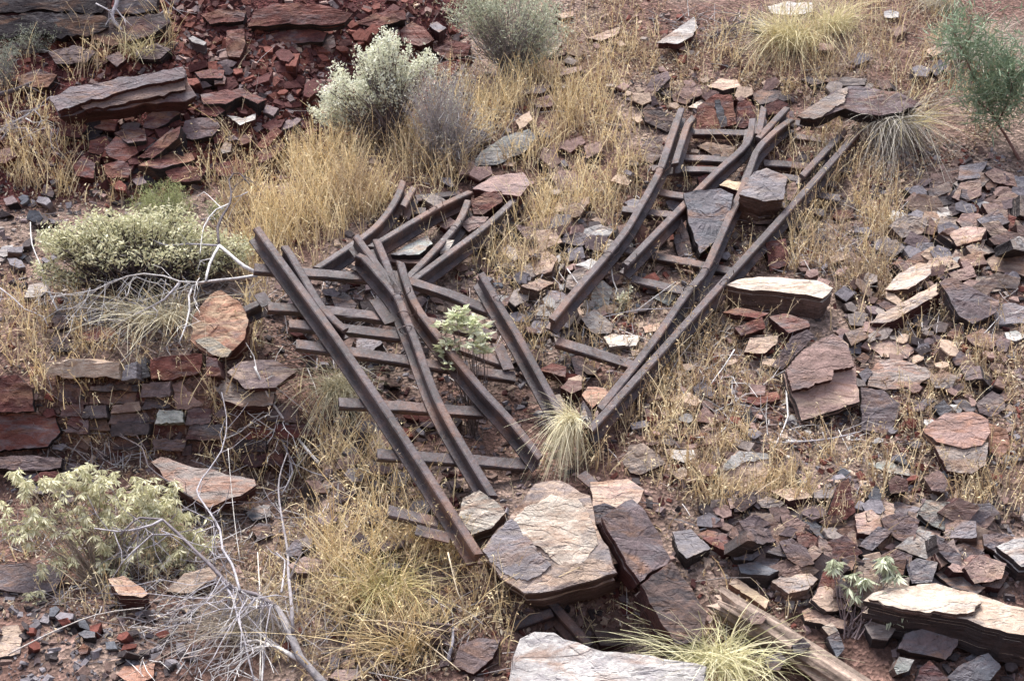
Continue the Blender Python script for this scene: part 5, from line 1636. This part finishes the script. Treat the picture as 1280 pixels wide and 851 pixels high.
shrub('small_weed', 'tiny cream flowered weed inside the right track', 'plant', (778, 392), [(776, 372, 6, 8, None, 8), (786, 368, 5, 8, None, 7)], 8, 0.016, 0.006, (0.5, 0.5, 0.36), (0.66, 0.65, 0.52), (0.3, 0.3, 0.2), 0.002, 0, 0, 0.01, 1, 0.6)
# the sapling at the right edge: bent stems and long narrow leaves
b = at(1274, 200, 0.0)
D0 = np.linalg.norm(b - CAM)
root = empty('wattle_sapling', b, 'green sapling with long narrow leaves at the right edge', 'tree')
stems = ['1274,200 1266,185 1256,168 1247,155 1240,140', '1240,140 1232,122 1222,108 1212,85 1202,62 1194,45 1188,32', '1247,155 1254,140 1262,122 1264,105 1258,85 1250,70 1235,63', '1264,115 1272,95 1280,85', '1240,140 1225,130 1216,118', '1264,122 1278,118', '1202,62 1212,48 1218,36']
mb = MB()
tips = []
for i, s in enumerate(stems):
    q = [CAM + ray(*a) * (D0 + 0.05 * math.sin(k + i)) for k, a in enumerate(P(s))]
    mb.tube(q, 0.011 if i == 0 else 0.006, 0.005 if i == 0 else 0.0025, 6, (0.16, 0.09, 0.075))
    if i:
        for a, c_ in zip(q[:-1], q[1:]):
            for t in np.linspace(0, 1, 9):
                tips.append(a + (c_ - a) * t)
mb.build('trunk', M_WOOD, root, True)
tips += [CAM + ray(random.gauss(1205, 14), random.gauss(45, 14)) * (D0 + random.uniform(-.1, .1)) for _ in range(26)]
tips += [CAM + ray(random.gauss(1262, 18), random.gauss(75, 18)) * (D0 + random.uniform(-.12, .12)) for _ in range(40)]
tips += [CAM + ray(random.gauss(1238, 14), random.gauss(112, 10)) * (D0 + random.uniform(-.12, .12)) for _ in range(40)]
tips += [CAM + ray(random.gauss(1258, 14), random.gauss(135, 10)) * (D0 + random.uniform(-.12, .12)) for _ in range(16)]
tips = np.array(tips)
i = RS.randint(0, len(tips), 2600)
d = RS.normal(0, 1, (2600, 3)) + np.array((0, 0, 0.25))
d /= np.linalg.norm(d, axis=1)[:, None]
V, F = leaf_faces(tips[i] + RS.normal(0, 0.05, (2600, 3)), d, RS.uniform(0.06, 0.14, 2600), RS.uniform(0.0025, 0.005, 2600), 0.15)
q = RS.uniform(0, 1, (2600, 1))
link('crown', np_mesh('crown', V - b, F, np.repeat(np.array((0.13, 0.19, 0.115)) * (1 - q) + np.array((0.27, 0.34, 0.22)) * q, 5, 0)), [M_LEAF], root)

# ------------------------------------------------------------------ dead branches
WH, GY_, DK = (0.5, 0.48, 0.47), (0.34, 0.32, 0.34), (0.09, 0.075, 0.08)


def branches(name, label, cat, base, items, sprays=(), lift0=0.1):
    b = at(base[0], base[1], 0.0)
    root = empty(name, b, label, cat)
    for k, (pts, r0, r1, li, col) in enumerate(items):
        q = [at(x, y, l_) for (x, y), l_ in zip(P(pts), np.linspace(li[0], li[1], len(P(pts))))]
        mb = MB()
        mb.tube([Vector(a) for a in dens(q, 4)], r0, r1, 6, col, 0.25)
        m = 'trunk' if k == 0 else 'branch'
        mb.build(m, M_WOOD, root, True)
        # side twigs
        if r0 < 0.02:
            tw = MB()
            for a, c_ in zip(q[:-1], q[1:]):
                if random.random() < 0.75:
                    v = Vector(a).lerp(Vector(c_), random.random())
                    d = (Vector(c_) - Vector(a)).normalized() + Vector((random.gauss(0, .6), random.gauss(-.1, .3), random.gauss(0, .6)))
                    L = random.uniform(0.06, 0.2)
                    e = v + d.normalized() * L
                    tw.tube([v, v.lerp(e, .5) + Vector((random.gauss(0, .012), random.gauss(0, .01), random.gauss(0, .012))), e], r1 * 0.7, 0.0012, 4, col)
                    e2 = v.lerp(e, .5) + Vector((random.gauss(0, .06), random.gauss(0, .03), random.gauss(0, .05)))
                    tw.tube([v.lerp(e, .5), e2], r1 * 0.5, 0.001, 3, col)
            if tw.v:
                tag(tw.build('twig', M_WOOD, root), kind='stuff')
    for (pts, cnt, L, li, col) in sprays:
        q = P(pts)
        tw = MB()
        for _ in range(cnt):
            i = random.randrange(len(q) - 1)
            t = random.random()
            x, y = q[i][0] + (q[i + 1][0] - q[i][0]) * t, q[i][1] + (q[i + 1][1] - q[i][1]) * t
            v = Vector(at(x, y, li * random.uniform(.6, 1.1)))
            d = Vector((random.gauss(-0.3, .5), random.gauss(-.25, .3), random.gauss(-0.55, .35))).normalized()
            p, pp = v, [v]
            for s in range(4):
                d = (d + Vector((random.gauss(0, .3), random.gauss(0, .2), random.gauss(-.05, .25)))).normalized()
                p = p + d * L * random.uniform(.15, .35)
                pp.append(p)
                if random.random() < 0.5:
                    tw.tube([p, p + (d + Vector((random.gauss(0, .7), random.gauss(0, .4), random.gauss(0, .5)))).normalized() * L * .25], 0.0018, 0.001, 3, col)
            tw.tube(pp, random.uniform(.002, .004), 0.0012, 4, col)
        tag(tw.build('twig', M_WOOD, root), kind='stuff')
    return root


branches('dead_bush', 'dead silvery bush with forked trunk and white twigs in the lower left corner', 'dead bush', (400, 850),
         [('412,862 388,836 375,822 366,800 357,776 345,758', 0.02, 0.012, (0.04, 0.14), (0.2, 0.185, 0.19)), ('345,758 320,743 300,738 286,733 274,718 262,705 246,690 228,672 215,660 203,649 175,647 167,651 150,668', 0.012, 0.004, (0.14, 0.34), (0.16, 0.14, 0.15)),
          ('366,790 365,763 361,720 359,685 352,645 348,610 352,586 359,566', 0.009, 0.0035, (0.12, 0.26), (0.24, 0.22, 0.23)), ('300,738 290,705 278,686 275,662 262,640 246,612 262,586 277,563 282,545 283,520 277,490', 0.0065, 0.0025, (0.2, 0.32), GY_),
          ('374,824 345,808 320,800 300,803', 0.011, 0.005, (0.06, 0.08), WH), ('203,649 190,656 168,662 148,664 118,660', 0.006, 0.003, (0.34, 0.3), GY_), ('215,668 190,668 165,690 150,706', 0.005, 0.002, (0.3, 0.24), GY_),
          ('276,722 290,745 300,782 306,800 310,820 318,852', 0.006, 0.0035, (0.2, 0.06), GY_), ('352,740 356,700 345,690', 0.006, 0.003, (0.15, 0.2), GY_), ('362,724 372,700 378,690', 0.007, 0.003, (0.15, 0.2), GY_), ('240,622 215,605 185,582 178,560 150,545', 0.005, 0.0025, (0.26, 0.2), DK)],
         [('345,758 300,738 274,718', 44, 0.45, 0.22, GY_), ('345,758 300,738 274,718', 14, 0.4, 0.22, WH), ('300,803 345,808', 12, 0.3, 0.12, WH), ('228,672 167,651', 9, 0.26, 0.3, GY_), ('290,700 246,612', 14, 0.2, 0.26, GY_), ('190,656 120,662', 8, 0.24, 0.3, GY_)])
branches('dead_branch', 'bleached forked dead branch hung over the saltbush and orange boulder', 'dead branch', (300, 345),
         [('322,342 305,333 286,317 274,307', 0.011, 0.009, (0.3, 0.3), WH), ('322,344 296,348 266,351 252,353 241,358 236,370 237,386 233,405 224,428', 0.009, 0.003, (0.3, 0.2), WH), ('274,307 262,330 257,352', 0.008, 0.006, (0.3, 0.3), WH),
          ('274,307 272,284 278,270 287,255 289,240 286,225 292,217 300,217 312,231', 0.008, 0.003, (0.3, 0.34), DK), ('274,307 255,306 235,305 210,307 190,300 170,293 150,292', 0.006, 0.0025, (0.3, 0.3), GY_),
          ('252,353 225,352 205,345 180,342 160,345 140,352 120,362 86,368 60,372', 0.005, 0.002, (0.28, 0.2), WH), ('225,352 206,374 186,385 165,395 148,406', 0.007, 0.003, (0.24, 0.12), GY_), ('286,255 270,262 255,283 250,318', 0.004, 0.002, (0.3, 0.3), WH), ('310,240 300,245 285,248', 0.003, 0.002, (0.3, 0.3), GY_), ('278,262 255,240 246,246', 0.003, 0.002, (0.3, 0.3), WH)],
         [('252,353 160,345 86,368', 26, 0.3, 0.2, WH), ('206,374 165,395', 10, 0.2, 0.14, GY_)])
branches('dead_branch', 'thin pale dead stick leaning at the left of the saltbush', 'dead branch', (72, 390),
         [('38,278 40,305 52,335 58,355 62,366 72,388', 0.003, 0.005, (0.26, 0.1), WH), ('72,388 95,384 120,386 140,390', 0.004, 0.002, (0.1, 0.08), WH), ('0,360 18,374 30,386 55,396 60,408', 0.004, 0.002, (0.12, 0.08), GY_)],
         [('62,366 140,388', 12, 0.18, 0.1, WH)])
branches('dead_branch', 'bleached dead branch with twigs propped against the wall end', 'dead branch', (395, 575),
         [('398,578 376,552 352,520 338,500 326,475 318,458', 0.008, 0.005, (0.06, 0.16), WH), ('282,548 300,540 322,520 345,502', 0.004, 0.002, (0.16, 0.16), WH), ('352,548 345,540 330,530 310,516', 0.004, 0.002, (0.12, 0.16), WH), ('352,548 362,572 366,590 352,618', 0.006, 0.004, (0.12, 0.1), GY_), ('366,572 390,562 415,546', 0.003, 0.0015, (0.1, 0.1), WH)],
         [('376,552 338,500', 8, 0.16, 0.12, WH)])
branches('dead_branch', 'grey dead branch hanging down the dark cliff face', 'dead branch', (158, 42),
         [('148,-14 146,5 140,18 142,28 150,36 158,44', 0.016, 0.01, (0.24, 0.05), GY_), ('182,32 195,22 205,14 215,18', 0.007, 0.003, (0.1, 0.12), GY_), ('120,5 130,10 140,16', 0.006, 0.004, (0.2, 0.2), GY_), ('200,-10 206,0 212,6', 0.008, 0.004, (0.15, 0.1), GY_)], [])
branches('dead_branch', 'dark fallen dead limbs at the left edge below the cliff', 'dead branch', (20, 140),
         [('-8,120 20,112 40,104 52,98', 0.018, 0.01, (0.08, 0.08), DK), ('8,170 30,145 50,132 62,122', 0.012, 0.006, (0.08, 0.1), DK), ('32,148 42,154 52,152', 0.006, 0.003, (0.1, 0.08), WH), ('0,176 10,164 14,158', 0.006, 0.004, (0.08, 0.08), GY_)],
         [('20,150 60,130', 14, 0.2, 0.12, GY_), ('20,160 75,160', 12, 0.2, 0.1, GY_)])
branches('dead_branch', 'black twiggy dead branch on the upper slope above the rails', 'dead branch', (890, 45),
         [('888,48 905,38 925,28 940,20', 0.008, 0.004, (0.04, 0.06), DK), ('905,38 915,22 935,16', 0.005, 0.002, (0.05, 0.08), DK)], [('895,42 940,20', 22, 0.16, 0.07, DK)])
for lab, pts, r0, li, col in [('bent white stick curving over the left rail of the right track', '709,336 722,354 732,370 735,385 731,402 728,424', 0.004, (0.1, 0.06), WH), ('white twig standing by the left rail of the right track', '764,334 766,350 771,362 767,374', 0.0045, (0.08, 0.05), WH),
                              ('thin grey stick lying between the meeting rails', '725,402 770,393 800,387 868,385', 0.0028, (0.06, 0.1), GY_), ('pale stick slanting above the thin grey one', '796,388 820,370 845,352', 0.0025, (0.06, 0.08), WH),
                              ('white stick curving down beside the stepped rock', '983,487 984,505 985,520 975,545 967,560', 0.005, (0.06, 0.05), WH), ('pair of bleached sticks leaning in the weeds below the rail', '918,437 905,458 892,475 882,490', 0.004, (0.12, 0.04), WH),
                              ('white curved twig on the litter by the charcoal stone', '866,547 885,546 900,541 909,532', 0.004, (0.02, 0.03), WH), ('grey root stick under the stepped rock', '966,553 1000,552 1040,548 1072,540', 0.006, (0.02, 0.03), GY_),
                              ('white stick on the scree above the rotten log', '875,662 890,658 910,655', 0.005, (0.03, 0.03), WH), ('blue grey twig among the left scree stones', '670,358 680,340 686,318', 0.004, (0.04, 0.06), GY_),
                              ('broken pale stick beside the big boulder straw', '560,690 572,740 582,760', 0.004, (0.2, 0.12), (0.5, 0.42, 0.3)), ('grey stick standing in the bottom straw', '560,825 566,800 566,782', 0.009, (0.05, 0.1), GY_),
                              ('long tan stalk lying across the bottom straw', '470,779 520,795 575,838', 0.004, (0.12, 0.08), (0.6, 0.5, 0.35)), ('tan stalk crossing the long one', '446,775 500,777 560,789', 0.004, (0.12, 0.1), (0.6, 0.5, 0.35)), ('tall pale stem rising in front of the tan slab', '300,700 292,640 285,560', 0.0025, (0.14, 0.4), (0.55, 0.52, 0.48)), ('white dry stem beside the forked dead trunk', '325,850 326,770 322,690', 0.004, (0.05, 0.2), (0.6, 0.56, 0.5)),
                              ('long pale stem arching over the dark gravel', '10,818 60,792 120,768 180,759', 0.0035, (0.08, 0.1), (0.5, 0.46, 0.42))]:
    q = P(pts)
    w = [at(x, y, l_) for (x, y), l_ in zip(q, np.linspace(li[0], li[1], len(q)))]
    mb = MB()
    mb.tube(dens(w, 4), r0, r0 * 0.6, 5, col, 0.3)
    o = mb.build('dead_stick', M_WOOD, None, True)
    tag(o, lab, 'stick', 'single dead sticks on the slope')


def log(name, label, pts, r, col, li, sides=26):
    q = [Vector(at(x, y, l_)) for (x, y), l_ in zip(P(pts), np.linspace(li[0], li[1], len(P(pts))))]
    q = dens(q, 40)
    b = np.array(q[0])
    root = empty(name, b, label, 'log')
    vs, fs, cs = [], [], []
    m = len(q)
    ph = [random.uniform(0.92, 1.08) for _ in range(sides)]
    for i, p in enumerate(q):
        d = (q[min(i + 1, m - 1)] - q[max(i - 1, 0)]).normalized()
        a = d.cross(Vector((0, 0, 1))).normalized()
        u = a.cross(d)
        for k in range(sides):
            t = 6.283 * k / sides
            rr = r * ph[k] * (1 + 0.3 * mnoise.noise((i * 0.3, k * 0.5, r * 50)) + 0.12 * mnoise.noise((i * 0.07, k * 1.9, r * 90)))
            e = random.uniform(-.09, .05) if i in (0, m - 1) else 0
            vs.append(p + a * math.cos(t) * rr + u * math.sin(t) * rr * 0.85 + d * e)
            g = 0.3 + 0.9 * (mnoise.noise((i * 0.12, k * 1.7, 4.0)) + 0.5) + 0.5 * mnoise.noise((i * 0.4, k * 0.8, 9.0))
            cs.append(tuple(c * g for c in col))
    for i in range(m - 1):
        for k in range(sides):
            fs.append((i * sides + k, i * sides + (k + 1) % sides, (i + 1) * sides + (k + 1) % sides, (i + 1) * sides + k))
    mb = MB()
    mb.v, mb.f, mb.c = [tuple(v) for v in vs], fs, cs
    mb.build('bark', M_WOOD, root)
    for j, i in enumerate((0, m - 1)):
        e = MB()
        c0 = sum((vs[i * sides + k] for k in range(sides)), Vector()) / sides
        ring = [vs[i * sides + k] * 0.999 + c0 * 0.001 for k in range(sides)]
        mid = [c0 + (v - c0) * 0.55 + Vector((random.gauss(0, .005), random.gauss(0, .005), random.gauss(0, .005))) for v in ring]
        e.add(ring + mid + [c0], [(k, (k + 1) % sides, sides + (k + 1) % sides, sides + k) for k in range(sides)] + [(sides + k, sides + (k + 1) % sides, 2 * sides) for k in range(sides)], tuple(c * 1.15 for c in col))
        e.build('broken_end', M_WOOD, root)
    return root


log('rotten_log', 'weathered rotten log pointing down to the bottom edge beside the tussock', '912,757 960,786 1010,820 1100,880', 0.064, (0.27, 0.205, 0.165), (0.09, 0.07))
log('rotten_log', 'short dark stump of dead wood in the bottom straw', '472,790 510,788 562,792', 0.05, (0.12, 0.085, 0.08), (0.06, 0.06), 20)
print('triangles about', sum(len(o.data.polygons) for o in bpy.data.objects if o.type == 'MESH'), 'faces; objects', len(bpy.data.objects))
